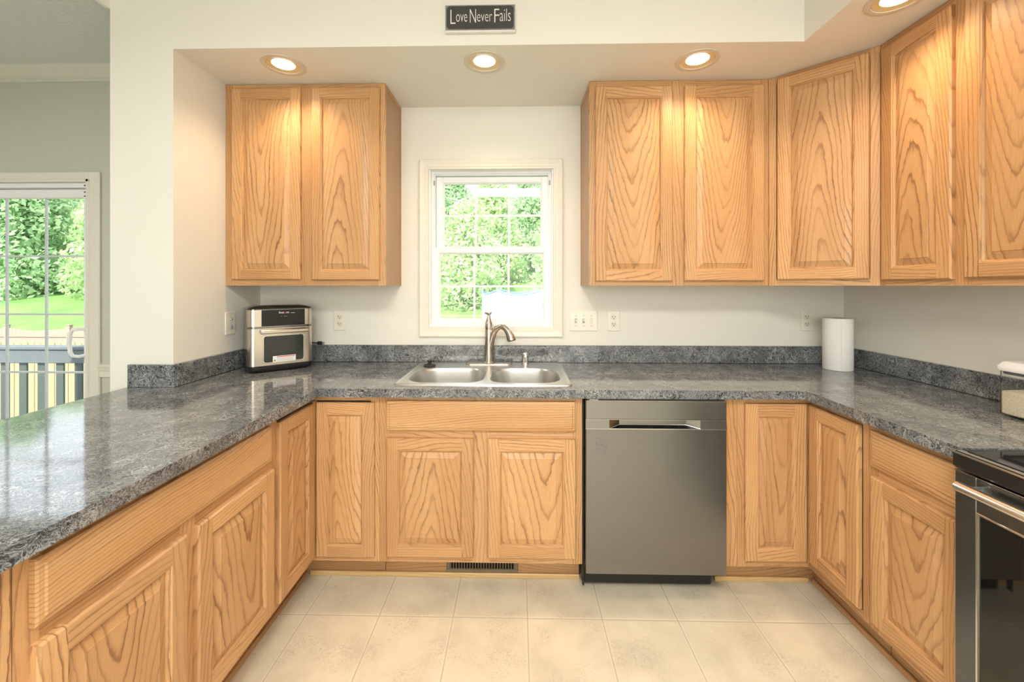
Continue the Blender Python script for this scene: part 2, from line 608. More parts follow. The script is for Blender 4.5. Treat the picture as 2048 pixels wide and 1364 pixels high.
GLASS = glass_thin('window_glass', (0.97, 0.985, 0.98), 0.05)
ACRYL = glass_thin('clear_acrylic', (0.985, 0.988, 0.985), 0.06)
OVENGL = glass_thin('smoked_oven_glass', (0.42, 0.44, 0.42), 0.30)
VENTM = plain('brown_painted_metal', (0.20, 0.155, 0.095), 0.45)
LENS = emit('lamp_lens', (1.0, 0.88, 0.68), 4.5)
BAFFLE = plain('cream_lamp_baffle', (0.66, 0.52, 0.28), 0.35, vary=0.01)
LTRIM = plain('lamp_trim_ring', (0.66, 0.60, 0.50), 0.4, vary=0.01)
CHALK = plain('charcoal_sign_paint', (0.050, 0.048, 0.046), 0.7, vary=0.1, nscale=40)
SIGNE = plain('worn_grey_sign_edge', (0.20, 0.20, 0.23), 0.7, vary=0.25, nscale=60)
SIGNW = plain('white_sign_lettering', (0.80, 0.80, 0.76), 0.6)
RICE = None
m, nt, b = new_mat('white_rice')
tc = node(nt, 'ShaderNodeTexCoord')
vo = node(nt, 'ShaderNodeTexVoronoi'); vo.inputs['Scale'].default_value = 210
L(nt, tc.outputs['Object'], vo.inputs['Vector'])
L(nt, ramp(nt, vo.outputs['Distance'], [(0.1, (0.90, 0.84, 0.70)), (0.8, (0.74, 0.66, 0.51))]), b.inputs['Base Color'])
b.inputs['Roughness'].default_value = 0.6
bump(nt, b, vo.outputs['Distance'], 0.5, 0.002)
RICE = m
m, nt, b = new_mat('quilted_paper')
tc = node(nt, 'ShaderNodeTexCoord')
vo = node(nt, 'ShaderNodeTexVoronoi'); vo.inputs['Scale'].default_value = 75
L(nt, tc.outputs['Object'], vo.inputs['Vector'])
b.inputs['Base Color'].default_value = (0.86, 0.86, 0.84, 1)
b.inputs['Roughness'].default_value = 0.9
bump(nt, b, vo.outputs['Distance'], 0.25, 0.002)
PAPER = m
CARD = plain('brown_cardboard', (0.35, 0.25, 0.15), 0.8)
STICKER = plain('white_sticker', (0.85, 0.85, 0.84), 0.5, vary=0.01)
RED = plain('red_print', (0.55, 0.03, 0.03), 0.5)
GREY = plain('grey_print', (0.35, 0.35, 0.36), 0.6)
OLIVE = plain('olive_print', (0.20, 0.22, 0.04), 0.6)
LEAF1 = leaf_mat('warm_green_leaves', (0.30, 0.46, 0.22), (0.60, 0.73, 0.42))  # warmer of the two leaf greens
LEAF2 = leaf_mat('cool_leaves', (0.27, 0.44, 0.24), (0.53, 0.68, 0.43))
BARK = plain('bark', (0.10, 0.075, 0.05), 0.9, vary=0.3)
m, nt, b = new_mat('lawn_grass')
tc = node(nt, 'ShaderNodeTexCoord')
n1 = noise(nt, tc.outputs['Object'], 0.35, 5, 0.65)
L(nt, ramp(nt, n1, [(0.3, (0.075, 0.185, 0.035)), (0.55, (0.13, 0.25, 0.06)), (0.75, (0.19, 0.27, 0.10))]), b.inputs['Base Color'])
b.inputs['Roughness'].default_value = 0.9
GRASS = m
FENCEP = plain('weathered_pink_fence_wood', (0.31, 0.205, 0.18), 0.8, vary=0.1)
FENCEY = plain('new_yellow_fence_wood', (0.27, 0.215, 0.135), 0.8, vary=0.1)
RAILP = plain('grey_green_deck_paint', (0.045, 0.060, 0.055), 0.6, vary=0.08)
RAILT = plain('grey_deck_rail_paint', (0.085, 0.10, 0.11), 0.6, vary=0.08)
DECKW = plain('grey_deck_boards', (0.25, 0.25, 0.24), 0.8, vary=0.1)
TRAMPF = plain('trampoline_blue_pad', (0.15, 0.28, 0.55), 0.6)
NET = bpy.data.materials.new('white_safety_net')
NET.use_nodes = True
nt = NET.node_tree
nt.nodes.remove(nt.nodes['Principled BSDF'])
t_ = node(nt, 'ShaderNodeBsdfTransparent'); d_ = node(nt, 'ShaderNodeBsdfDiffuse'); d_.inputs[0].default_value = (.62, .68, .70, 1)
mx = node(nt, 'ShaderNodeMixShader'); mx.inputs[0].default_value = 0.33
L(nt, t_.outputs[0], mx.inputs[1]); L(nt, d_.outputs[0], mx.inputs[2]); L(nt, mx.outputs[0], nt.nodes['Material Output'].inputs[0])
EXT = plain('house_siding', (0.7, 0.7, 0.68), 0.7)

X_, Y_, Z_ = Vector((1, 0, 0)), Vector((0, 1, 0)), Vector((0, 0, 1))


def grain_v(ax, width_c, kind='stile', tone=None, z0=0.0):
    """vertical grain in local coordinates; width_c = centre line of the board"""
    return _grain(Z_, X_, Y_, Vector((width_c, 0, z0)), kind, tone)


def _grain(al, ac, dp, o, kind, tone):
    t = random.uniform(0.88, 1.06) if tone is None else tone
    if kind == 'panel':
        off = (random.uniform(-0.045, 0.045), random.uniform(0, 9), random.uniform(0, 50))
        brd = (t, random.choice((-1, 1)) * random.uniform(4, 10), random.uniform(30, 62))
    else:
        off = (random.choice((-1, 1)) * random.uniform(0.07, 0.35), random.uniform(0, 9), random.uniform(0, 50))
        brd = (t, random.choice((-1, 1)) * random.uniform(1, 7), random.uniform(55, 105))
    # the depth slot carries the board's own random slice, so no two boards share a figure
    return (al, ac, dp, o, off, brd)


def gv(mb, xc, kind='stile', tone=None): mb.grain = _grain(Z_, X_, Y_, Vector((xc, 0, 0)), kind, tone)
def gh(mb, zc, kind='stile', tone=None): mb.grain = _grain(X_, Z_, Y_, Vector((0, 0, zc)), kind, tone)
def gy(mb, zc, kind='stile', tone=None): mb.grain = _grain(Y_, Z_, X_, Vector((0, 0, zc)), kind, tone)


# ------------------------------------------------------------------ room shell
CH = 2.69          # ceiling height
SOF = 2.445        # underside of the soffit
XW, XR = -1.562, 1.919
XP = -1.855
YS = -0.632        # face of soffit and of the wing wall's end

mb = MB()
mb.box(-5.4, 2.1, -4.9, 0.18, -0.12, 0)
struct(mb.build('floor', FLOOR), 'cream vinyl floor with square tile pattern', 'floor')

mb = MB()
mb.box(XP, 2.1, -4.9, 0.18, CH, CH + 0.3)
struct(mb.build('ceiling', CEIL), 'white kitchen ceiling', 'ceiling')
mb = MB()
mb.box(-5.4, XP, -4.9, 0.18, CH, CH + 0.3)
struct(mb.build('ceiling_dining', CEIL_T), 'textured grey-white ceiling of the dining area', 'ceiling')

# back wall, kitchen side and dining side, with the openings for window and sliding door
WX0, WX1, WZ0, WZ1 = -0.540, 0.216, 1.123, 2.082
DX0, DX1, DZ1 = -4.45, -2.629, 2.003
mb = MB()
mb.box(XP + .1, WX0, 0, 0.16, 0, CH)
mb.box(WX1, 2.1, 0, 0.16, 0, CH)
mb.box(WX0, WX1, 0, 0.16, 0, WZ0)
mb.box(WX0, WX1, 0, 0.16, WZ1, CH)
struct(mb.build('wall_back', WALL), 'cream back wall of the kitchen around the window', 'wall')
mb = MB()
mb.box(DX1, XP + .1, 0, 0.16, 0, CH)
mb.box(-5.4, DX0, 0, 0.16, 0, CH)
mb.box(DX0, DX1, 0, 0.16, DZ1, CH)
struct(mb.build('wall_dining', WALL_D), 'sage grey dining wall around the sliding glass door', 'wall')

# wing wall between kitchen and dining, with the header of the opening over the peninsula
mb = MB()
mb.box(XP, XW, YS, 0, 0, CH)
hd = [(YS, CH), (YS, 2.634)]
for k in range(1, 13):
    t = k / 12
    hd.append((YS - 2.9 * t, 2.634 + 0.034 * math.sin(PI * t)))
hd += [(YS - 2.9, CH)]
mb.prism(hd, XP - .02, XP, 'x')
mb.box(XP, XW, -4.9, YS - 2.9, 0, CH)
struct(mb.build('wall_left', WALL), 'cream wing wall at the left of the counter, with its opening', 'wall')

mb = MB()
mb.box(XR, XR + 0.18, -4.9, 0, 0, CH)
struct(mb.build('wall_right', WALL), 'cream wall on the right above the counter', 'wall')
mb = MB()
mb.box(-5.4, 2.1, -5.05, -4.9, 0, CH)
struct(mb.build('wall_rear', WALL), 'cream wall behind the viewer', 'wall')
mb = MB()
mb.box(-5.55, -5.4, -4.9, 0.18, 0, CH)
struct(mb.build('wall_far_left', WALL_D), 'sage grey wall at the far side of the dining area', 'wall')

# soffit, L-shaped, pierced for the downlights
LIGHTS = [(-1.14, -0.488), (-0.161, -0.494), (0.853, -0.491), (1.418, -0.90)]
LR = 0.080
mb = MB()
XSO, YSO = 1.2575, -2.9
outer = [(XW, 0), (XW, YS), (XSO, YS), (XSO, YSO), (XR, YSO), (XR, 0)]
holes = [[(x + LR * math.cos(2 * PI * k / 32), y + LR * math.sin(2 * PI * k / 32)) for k in range(32)] for x, y in LIGHTS]
pl = [[Vector((p[0], p[1], 0)) for p in lp] for lp in [outer] + holes]
flat = [p for lp in pl for p in lp]
for t in tessellate_polygon(pl):
    a = [flat[k] for k in t]
    ar = (a[1].x - a[0].x) * (a[2].y - a[0].y) - (a[2].x - a[0].x) * (a[1].y - a[0].y)
    if ar > 0: a = a[::-1]
    mb.poly([(p.x, p.y, SOF) for p in a])
mb.poly([(XW, YS, SOF), (XSO, YS, SOF), (XSO, YS, CH), (XW, YS, CH)])
mb.poly([(XSO, YS, SOF), (XSO, YSO, SOF), (XSO, YSO, CH), (XSO, YS, CH)])
mb.poly([(XSO, YSO, SOF), (XR, YSO, SOF), (XR, YSO, CH), (XSO, YSO, CH)])
for x, y in LIGHTS:
    for k in range(32):
        a0, a1 = 2 * PI * k / 32, 2 * PI * (k + 1) / 32
        p0 = (x + LR * math.cos(a0), y + LR * math.sin(a0)); p1 = (x + LR * math.cos(a1), y + LR * math.sin(a1))
        mb.poly([(*p1, SOF), (*p0, SOF), (*p0, SOF + .12), (*p1, SOF + .12)])
struct(mb.build('trim_1', WALL), 'boxed cream soffit over the cabinets', 'soffit')

# crown moulding, chair rail and plinth of the dining wall
mb = MB()
pr = [(0, 2.618), (-0.012, 2.618), (-0.014, 2.630), (-0.022, 2.634), (-0.034, 2.642), (-0.058, 2.664), (-0.070, 2.674), (-0.074, 2.684), (-0.082, 2.690), (0, 2.690)]
mb.prism(pr, -5.4, XP, 'x')
struct(mb.build('trim_2', plain('grey_white_trim_paint', (0.66, 0.655, 0.58), .45, vary=.01)), 'crown moulding above the sliding door', 'moulding')
mb = MB()
pr = [(0, 0.815), (-0.010, 0.815), (-0.012, 0.850), (-0.018, 0.858), (-0.024, 0.872), (-0.030, 0.884), (-0.030, 0.893), (0, 0.897)]
mb.prism(pr, -2.548, XP, 'x')
struct(mb.build('trim_3', TRIMW), 'chair rail right of the sliding door', 'moulding')

# toe strips (pale shoe) along the cabinet bases
TB = -0.5385
mb = MB()
gh(mb, 0.0)
mb.box(-0.985, 0.288, TB, TB + .012, 0, 0.022, .003)
struct(mb.build('baseboard_back', PINE), 'pale wooden shoe strip under the sink cabinets', 'baseboard')
mb = MB()
gh(mb, 0.0)
mb.box(0.914, 1.342, TB, TB + .012, 0, 0.022, .003)
struct(mb.build('baseboard_corner', PINE), 'pale wooden shoe strip right of the dishwasher', 'baseboard')
mb = MB()
gy(mb, 0.0, tone=.75)
mb.box(-1.008, -0.995, -2.3, TB, 0, 0.022, .003)
struct(mb.build('baseboard_left', OAK), 'wooden shoe strip under the peninsula', 'baseboard')
mb = MB()
gy(mb, 0.0, tone=.85)
mb.box(1.354, 1.367, -1.28, TB, 0, 0.022, .003)
struct(mb.build('baseboard_right', OAK), 'wooden shoe strip under the right-hand cabinets', 'baseboard')


# ------------------------------------------------------------------ window over the sink
def frame_profile(mb, x0, x1, z0, z1, prof):
    """mitred frame; prof = list of (inset from outer edge, y)"""
    L4 = []
    for ins, y in prof:
        L4.append([(x0 + ins, y, z0 + ins), (x1 - ins, y, z0 + ins), (x1 - ins, y, z1 - ins), (x0 + ins, y, z1 - ins)])
    mb.loft(L4, False, False)


win = struct_empty('window_1', 'white double-hung window over the sink', 'window')
mb = MB()
frame_profile(mb, -0.592, 0.267, 1.066, 2.127, [(0, 0), (0, -.017), (.006, -.020), (.016, -.017), (.030, -.012), (.040, -.012), (.046, -.009), (.056, -.009), (.058, 0)])
mb.build('casing', TRIMW, win)
mb = MB()
frame_profile(mb, WX0 + .001, WX1 - .001, WZ0 + .001, WZ1 - .001, [(0, 0.002), (0.012, 0.002), (0.012, 0.045), (0.024, 0.045), (0.024, 0.060), (0.030, 0.060), (0.030, 0.115), (0.0, 0.115), (0, 0.002)])
mb.box(WX0 + .012, WX1 - .012, 0.02, 0.06, WZ0 + .002, WZ0 + .018)
mb.build('window_frame', VINYL, win)


def sash(name, x0, x1, z0, z1, gx0, gx1, gz0, gz1, y0, y1, mx, mz, parent):
    mb = MB()
    mb.box(x0, gx0, y0, y1, z0, z1, .003)
    mb.box(gx1, x1, y0, y1, z0, z1, .003)
    mb.box(gx0 - .001, gx1 + .001, y0, y1, z0, gz0, .003)
    mb.box(gx0 - .001, gx1 + .001, y0, y1, gz1, z1, .003)
    frame_profile(mb, gx0 - .002, gx1 + .002, gz0 - .002, gz1 + .002, [(0, y0 + .002), (.008, y0 + .010), (.008, y1)])
    s = mb.build(name, VINYL, parent)
    mb = MB()
    for x in mx: mb.box(x - .0065, x + .0065, y0 + .014, y0 + .020, gz0, gz1)
    for z in mz: mb.box(gx0, gx1, y0 + .013, y0 + .0205, z - .006, z + .006)
    mb.build('muntin_bars', VINYL, s)
    mb = MB()
    mb.box(gx0, gx1, y0 + .022, y0 + .025, gz0, gz1)
    mb.build('glass_pane', GLASS, s)
    return s


sash('upper_sash', -0.508, 0.187, 1.590, 2.046, -0.464, 0.145, 1.610, 2.010, 0.080, 0.110, (-0.263, -0.056), (1.807,), win)
sash('lower_sash', -0.522, 0.197, 1.128, 1.604, -0.484, 0.157, 1.164, 1.572, 0.048, 0.078, (-0.268, -0.058), (1.368,), win)
for x in (-0.385, 0.045):
    mb = MB()
    mb.box(x - .035, x + .035, 0.052, 0.075, 1.604, 1.610, .002)
    mb.box(x - .012, x + .032, 0.050, 0.062, 1.610, 1.618, .003)
    mb.build('sash_lock', VINYL, win)
for x, zz in ((-.513, 2.0), (.192, 2.0), (-.487, 1.70), (.165, 1.70)):
    mb = MB()
    mb.box(x - .004, x + .004, 0.040 if zz > 1.9 else .074, .05 if zz > 1.9 else 0.080, zz - .014, zz + .014, .001)
    mb.build('tilt_latch', GREY if zz > 1.9 else VINYL, win)

# ------------------------------------------------------------------ sliding glass door of the dining area
dr = struct_empty('door_1', 'white sliding glass door with grilles in the dining wall', 'door')
mb = MB()
c0, c1 = DX1 + .081, DX0 - .081
mb.box(DX1 + .002, c0, -.016, 0, 0, 2.066, .004)
mb.box(DX1 + .002, DX1 + .02, -.021, -.012, 0, 2.022, .003)
mb.box(c1, DX0 - .002, -.016, 0, 0, 2.066, .004)
mb.box(DX0 - .002, DX1 + .002, -.016, 0, 2.005, 2.066, .004)
mb.box(DX0, DX1 + .02, -.021, -.012, 2.003, 2.022, .003)
mb.build('casing', TRIMW, dr)
mb = MB()
mb.box(DX1 - .012, DX1, 0.0, 0.14, 0, DZ1)
mb.box(DX0, DX0 + .012, 0.0, 0.14, 0, DZ1)
mb.box(DX0, DX1, 0.0, 0.14, 1.975, DZ1)
mb.box(DX0, DX1, 0.0, 0.14, 0.0, 0.03)
mb.build('door_frame', VINYL, dr)
for nm, xa, xb, yy in (('sliding_panel', -3.50, DX1 - .014, .03), ('fixed_panel', DX0 + .014, -3.46, .08)):
    mb = MB()
    st = .050
    g0, g1, h0, h1 = xa + st, xb - st, 0.14, 1.918
    mb.box(xa, g0, yy, yy + .04, 0.031, 1.973, .004)
    mb.box(g1, xb, yy, yy + .04, 0.031, 1.973, .004)
    mb.box(g0, g1, yy, yy + .04, 0.031, h0, .004)
    mb.box(g0, g1, yy, yy + .04, h1, 1.973, .004)
    p = mb.build(nm, VINYL, dr)
    mb = MB()
    nx = 3
    for k in range(1, nx):
        x = g1 - (g1 - g0) * k / nx
        mb.box(x - .007, x + .007, yy + .012, yy + .020, h0, h1)
    for k in range(1, 5):
        z = 1.918 - .362 * k
        mb.box(g0, g1, yy + .011, yy + .0205, z - .006, z + .006)
    mb.build('muntin_bars', plain('grey_white_grille', (0.60, 0.63, 0.67), .4), p)
    mb = MB()
    mb.box(g0, g1, yy + .022, yy + .026, h0, h1)
    mb.build('glass_pane', GLASS, p)
    if nm == 'sliding_panel':
        mb = MB()
        xh = g1 + .022
        mb.box(xh - .012, xh + .012, yy - .006, yy, 0.92, 1.12, .003)
        pth = [(xh, yy - .004, 1.102), (xh - .02, yy - .03, 1.106), (xh - .05, yy - .036, 1.102), (xh - .066, yy - .036, 1.08), (xh - .072, yy - .036, 1.02),
               (xh - .066, yy - .036, .965), (xh - .05, yy - .036, .942), (xh - .02, yy - .03, .938), (xh, yy - .004, .942)]
        mb.tube(pth, [.010, .010, .010, .011, .011, .011, .010, .010, .010], 10)
        mb.build('door_handle', WHITEP, p)
mb = MB()
for z in (1.985, 1.945, 1.92):
    mb.box(DX1 - .026, DX1 - .012, -.003, .001, z - .003, z + .003)
mb.build('security_latch', BLACK, dr)


# ------------------------------------------------------------------ cabinet doors
def door_mesh(mb, x0, x1, z0, z1, y=-.019, stile=0.052, bev=0.024):
    """raised-panel door, front at y, back at 0 (local, facing -y)"""
    t = y
    c = 0.005
    xi0, xi1, zi0, zi1 = x0 + stile, x1 - stile, z0 + stile, z1 - stile
    # stiles full height
    for xa, xb, sgn in ((x0, xi0, -1), (xi1, x1, 1)):
        gv(mb, (xa + xb) / 2)
        xo = x0 if sgn < 0 else x1
        xn = xi0 if sgn < 0 else xi1
        s = -sgn
        # front
        mb_quad(mb, [(xo + s * c, t, z0 + c), (xn, t, z0 + (c)), (xn, t, z1 - c), (xo + s * c, t, z1 - c)])
        mb_quad(mb, [(xo + s * c, t, z0 + c), (xo, t + c, z0), (xo, t + c, z1), (xo + s * c, t, z1 - c)])
        mb_quad(mb, [(xo, t + c, z0), (xo, 0, z0), (xo, 0, z1), (xo, t + c, z1)])
        for zo, d in ((z0, 1), (z1, -1)):
            mb_quad(mb, [(xo + s * c, t, zo + d * c), (xn, t, zo + d * c), (xn, t + c, zo), (xo, t + c, zo)])
            mb_quad(mb, [(xo, t + c, zo), (xn, t + c, zo), (xn, 0, zo), (xo, 0, zo)])
    # rails between stiles
    for zo, zn, d in ((z0, zi0, 1), (z1, zi1, -1)):
        gh(mb, (zo + zn) / 2)
        mb_quad(mb, [(xi0, t, zo + d * c), (xi1, t, zo + d * c), (xi1, t, zn), (xi0, t, zn)])
        mb_quad(mb, [(xi0, t, zo + d * c), (xi1, t, zo + d * c), (xi1, t + c, zo), (xi0, t + c, zo)])
        mb_quad(mb, [(xi0, t + c, zo), (xi1, t + c, zo), (xi1, 0, zo), (xi0, 0, zo)])
    # sticking (stepped ogee) and panel
    steps = [(0, t), (.0015, t + .0025), (.0055, t + .0035), (.0085, t + .0085), (.0095, t + .0115)]
    pan = [(.0095, t + .0115), (.0115, t + .0115), (.0115 + bev, t + .0035), (.0125 + bev, t + .0015)]

    def ring(lst, gr_s):
        for (i0, y0), (i1, y1) in zip(lst[:-1], lst[1:]):
            A = [(xi0 + i0, y0, zi0 + i0), (xi1 - i0, y0, zi0 + i0), (xi1 - i0, y0, zi1 - i0), (xi0 + i0, y0, zi1 - i0)]
            B = [(xi0 + i1, y1, zi0 + i1), (xi1 - i1, y1, zi0 + i1), (xi1 - i1, y1, zi1 - i1), (xi0 + i1, y1, zi1 - i1)]
            for k in range(4):
                j = (k + 1) % 4
                if gr_s: mb.grain = gr_s[k % 2]
                mb.poly([A[k], A[j], B[j], B[k]])
    gh(mb, 0); g0 = mb.grain
    gv(mb, 0); g1 = mb.grain
    ring(steps, (g0, g1))
    gv(mb, (x0 + x1) / 2, 'panel')
    ring(pan, None)
    i1, y1 = pan[-1]
    mb.poly([(xi0 + i1, y1, zi0 + i1), (xi1 - i1, y1, zi0 + i1), (xi1 - i1, y1, zi1 - i1), (xi0 + i1, y1, zi1 - i1)])


def mb_quad(mb, pts):
    """quad whose normal is turned outward (towards -y, or away from the door's middle)"""
    P = [Vector(p) for p in pts]
    n = (P[1] - P[0]).cross(P[2] - P[0])
    if abs(n.y) > 1e-9:
        if n.y > 0: P = P[::-1]
    mb.poly(P)


def drawer_mesh(mb, x0, x1, z0, z1, y=-.019):
    """slab front with a routed edge"""
    gh(mb, (z0 + z1) / 2, 'stile')
    t = y
    lst = [(0, 0), (0, t + .007), (.004, t + .004), (.013, t + .003), (.016, t)]
    for (i0, y0), (i1, y1) in zip(lst[:-1], lst[1:]):
        A = [(x0 + i0, y0, z0 + i0), (x1 - i0, y0, z0 + i0), (x1 - i0, y0, z1 - i0), (x0 + i0, y0, z1 - i0)]
        B = [(x0 + i1, y1, z0 + i1), (x1 - i1, y1, z0 + i1), (x1 - i1, y1, z1 - i1), (x0 + i1, y1, z1 - i1)]
        for k in range(4):
            j = (k + 1) % 4
            mb.poly([A[k], A[j], B[j], B[k]])
    i1 = lst[-1][0]
    mb.poly([(x0 + i1, t, z0 + i1), (x1 - i1, t, z0 + i1), (x1 - i1, t, z1 - i1), (x0 + i1, t, z1 - i1)])


def part_door(parent, x0, x1, z0, z1, name='door', M=None, **kw):
    mb = MB()
    if M is not None: mb.M = M
    door_mesh(mb, x0, x1, z0, z1, **kw)
    return mb.build(name, OAK, parent)


def part_drawer(parent, x0, x1, z0, z1, name='drawer', M=None):
    mb = MB()
    if M is not None: mb.M = M
    drawer_mesh(mb, x0, x1, z0, z1)
    return mb.build(name, OAK, parent)


def frame_part(mb, x0, x1, z0, z1, stiles, rails, th=.018):
    """stiles: (xa, xb); rails: (xa, xb, za, zb)"""
    for xa, xb in stiles:
        gv(mb, (xa + xb) / 2); mb.box(xa, xb, 0, th, z0, z1)
    for xa, xb, za, zb in rails:
        gh(mb, (za + zb) / 2); mb.box(xa, xb, 0.0003, th, za, zb)


ZB0, ZB1 = 0.125, 0.876      # base cabinet frame
TOE = 0.078                  # recess of the toe board behind the face frame
R0, RL, RR = 0.0, PI / 2, -PI / 2


def base_carcass(t, w, depth, toe=True, xa=0.0, ty=TOE + .012):
    mb = MB()
    gv(mb, 0, tone=.8)
    for xs in (xa + .002, w - .016):
        mb.box(xs, xs + .014, .019, depth, 0.126, ZB1 - .002)
        mb.box(xs, xs + .014, TOE + .021, depth, 0.0, 0.1255)
    mb.box(xa + .017, w - .017, .019, depth, 0.12, 0.132)
    mb.box(xa + .017, w - .017, depth - .008, depth, 0.133, ZB1 - .002)
    mb.build('carcass', OAKB, t)
    if toe:
        mb = MB()
        gh(mb, 0.06, tone=.86)
        mb.box(xa + .001, w - .001, ty, ty + .008, 0.0, 0.119)
        mb.build('toe_kick', OAK, t)


# sink base cabinet (faces -Y): frame plane Y=-.616
YF = -0.616
t = thing('sink_cabinet', 'oak base cabinet under the double sink with two panel doors below a false drawer front', 'cabinet', (-0.626, YF, 0), R0)
w = 0.913
mb = MB()
frame_part(mb, 0, w, ZB0, ZB1, [(0, .042), (w - .042, w), (.42, .50)], [(.042, w - .042, .845, ZB1), (.042, w - .042, .683, .727), (.042, w - .042, ZB0, .163)])
mb.build('face_frame', OAK, t)
base_carcass(t, w, .612 - .02)
part_drawer(t, 0.035, 0.882, .722, .855, 'drawer_front')
part_door(t, 0.035, 0.427, .155, .687)
part_door(t, 0.490, 0.884, .155, .687)

# left corner cabinet: two hinged leaves meeting in the corner
t = thing('corner_base_cabinet', 'oak corner base cabinet on the left with two door leaves meeting in the corner', 'cabinet', (-0.93, YF, 0), 0)
ML = Matrix.Rotation(RL, 4, 'Z')            # local frame of the left leg: x -> +Y, front faces +X
mb = MB()
frame_part(mb, 0.0, 0.303, ZB0, ZB1, [(.265, .303)], [(.0, .265, .852, ZB1), (.0, .265, ZB0, .157)])
gv(mb, .009, tone=.8)
mb.box(.0005, .0185, -.0185, -.0005, ZB0 + .03, .852)
mb.M = ML
frame_part(mb, -0.309, 0.0, ZB0, ZB1, [(-.309, -.283)], [(-.283, 0, .852, ZB1), (-.283, 0, ZB0, .157)])
mb.build('face_frame', OAK, t)
mb = MB()
gv(mb, 0, tone=.8)
mb.box(.287, .301, .019, .594, .126, ZB1 - .002)
mb.box(.287, .301, TOE + .021, .594, 0, .1255)
mb.box(-.60, -.019, -.307, -.293, .126, ZB1 - .002)
mb.box(-.60, -TOE - .021, -.307, -.293, 0, .1255)
mb.box(-.60, -.02, -.29, .59, .12, .132)
mb.box(-.02, .286, .02, .59, .12, .132)
mb.build('carcass', OAKB, t)
mb = MB()
gh(mb, 0.06, tone=.86)
mb.box(-.078, .302, TOE + .012, TOE + .020, 0, .119)
mb.M = ML
gh(mb, 0.06, tone=.8)
mb.box(-.306, TOE + .011, TOE, TOE + .008, 0, .119)
mb.build('toe_kick', OAK, t)
part_door(t, 0.0205, 0.284, .150, .846, 'door_leaf', Matrix.Translation((0, 0, 0)))
part_door(t, -0.289, -0.0205, .150, .846, 'door_leaf', ML)

# peninsula cabinet (faces +X): frame plane X=-.93, local x -> +Y
XFL = -0.93
t = thing('peninsula_cabinet', 'oak peninsula base cabinet with one long drawer front over two panel doors', 'cabinet', (XFL, -1.728, 0), RL)
w = 0.802
mb = MB()
frame_part(mb, 0, w, ZB0, ZB1, [(0, .042), (w - .042, w), (.375, .427)], [(.042, w - .042, .845, ZB1), (.042, w - .042, .683, .727), (.042, w - .042, ZB0, .163)])
mb.build('face_frame', OAK, t)
base_carcass(t, w, .60, ty=TOE)
part_drawer(t, 0.025, 0.777, .720, .851)
part_door(t, 0.025, 0.381, .152, .686)
part_door(t, 0.420, 0.787, .152, .686)
t = thing('peninsula_cabinet', 'oak cabinet at the near end of the peninsula, only its plain stile in view', 'cabinet', (XFL, -2.31, 0), RL)
w = 0.580
mb = MB()
frame_part(mb, 0, w, ZB0, ZB1, [(0, .042), (w - .042, w)], [(.042, w - .042, .845, ZB1), (.042, w - .042, .683, .727), (.042, w - .042, ZB0, .163)])
mb.build('face_frame', OAK, t)
base_carcass(t, w, .60, ty=TOE)
part_drawer(t, 0.035, 0.535, .720, .851)
part_door(t, 0.035, 0.535, .152, .686)

# right corner cabinet
t = thing('corner_base_cabinet', 'oak corner base cabinet between dishwasher and right-hand run, two door leaves', 'cabinet', (1.29, YF, 0), 0)
MR = Matrix.Rotation(RR, 4, 'Z')            # local x -> -Y, front faces -X
mb = MB()
frame_part(mb, -0.374, 0.0, ZB0, ZB1, [(-.374, -.318), (-.317, -.279)], [(-.279, 0, .852, ZB1), (-.279, 0, ZB0, .157)])
gv(mb, -.009, tone=.8)
mb.box(-.0185, -.0005, -.0185, -.0005, ZB0 + .03, .852)
mb.M = MR
frame_part(mb, 0.0, 0.312, ZB0, ZB1, [(.284, .312)], [(0, .284, .852, ZB1), (0, .284, ZB0, .157)])
mb.build('face_frame', OAK, t)
mb = MB()
gv(mb, 0, tone=.8)
mb.box(-.358, -.342, .019, .594, .126, ZB1 - .002)
mb.box(-.358, -.342, TOE + .021, .594, 0, .1255)
mb.box(.019, .60, -.310, -.296, .126, ZB1 - .002)
mb.box(TOE + .021, .60, -.310, -.296, 0, .1255)
mb.box(.02, .60, -.29, .59, .12, .132)
mb.box(-.34, .02, .02, .59, .12, .132)
mb.build('carcass', OAKB, t)
mb = MB()
gh(mb, 0.06, tone=.86)
mb.box(-.374, .088, TOE + .012, TOE + .020, 0, .119)
mb.M = MR
gh(mb, 0.06, tone=.86)
mb.box(-TOE - .011, .310, TOE, TOE + .008, 0, .1185)
mb.build('toe_kick', OAK, t)
part_door(t, -0.287, -0.0205, .157, .851, 'door_leaf')
part_door(t, 0.0205, 0.280, .160, .851, 'door_leaf', MR)

# right-hand base cabinet (faces -X)
t = thing('base_cabinet', 'oak base cabinet beside the range with one drawer over one panel door', 'cabinet', (1.29, -0.929, 0), RR)
w = 0.350
mb = MB()
frame_part(mb, 0, w, ZB0, ZB1, [(0, .036), (w - .036, w)], [(.036, w - .036, .845, ZB1), (.036, w - .036, .683, .727), (.036, w - .036, ZB0, .163)])
mb.build('face_frame', OAK, t)
base_carcass(t, w, .61, ty=TOE)
part_drawer(t, 0.016, 0.334, .720, .849)
part_door(t, 0.022, 0.334, .156, .686)

# ------------------------------------------------------------------ upper cabinets
ZU0, ZU1 = 1.372, 2.443


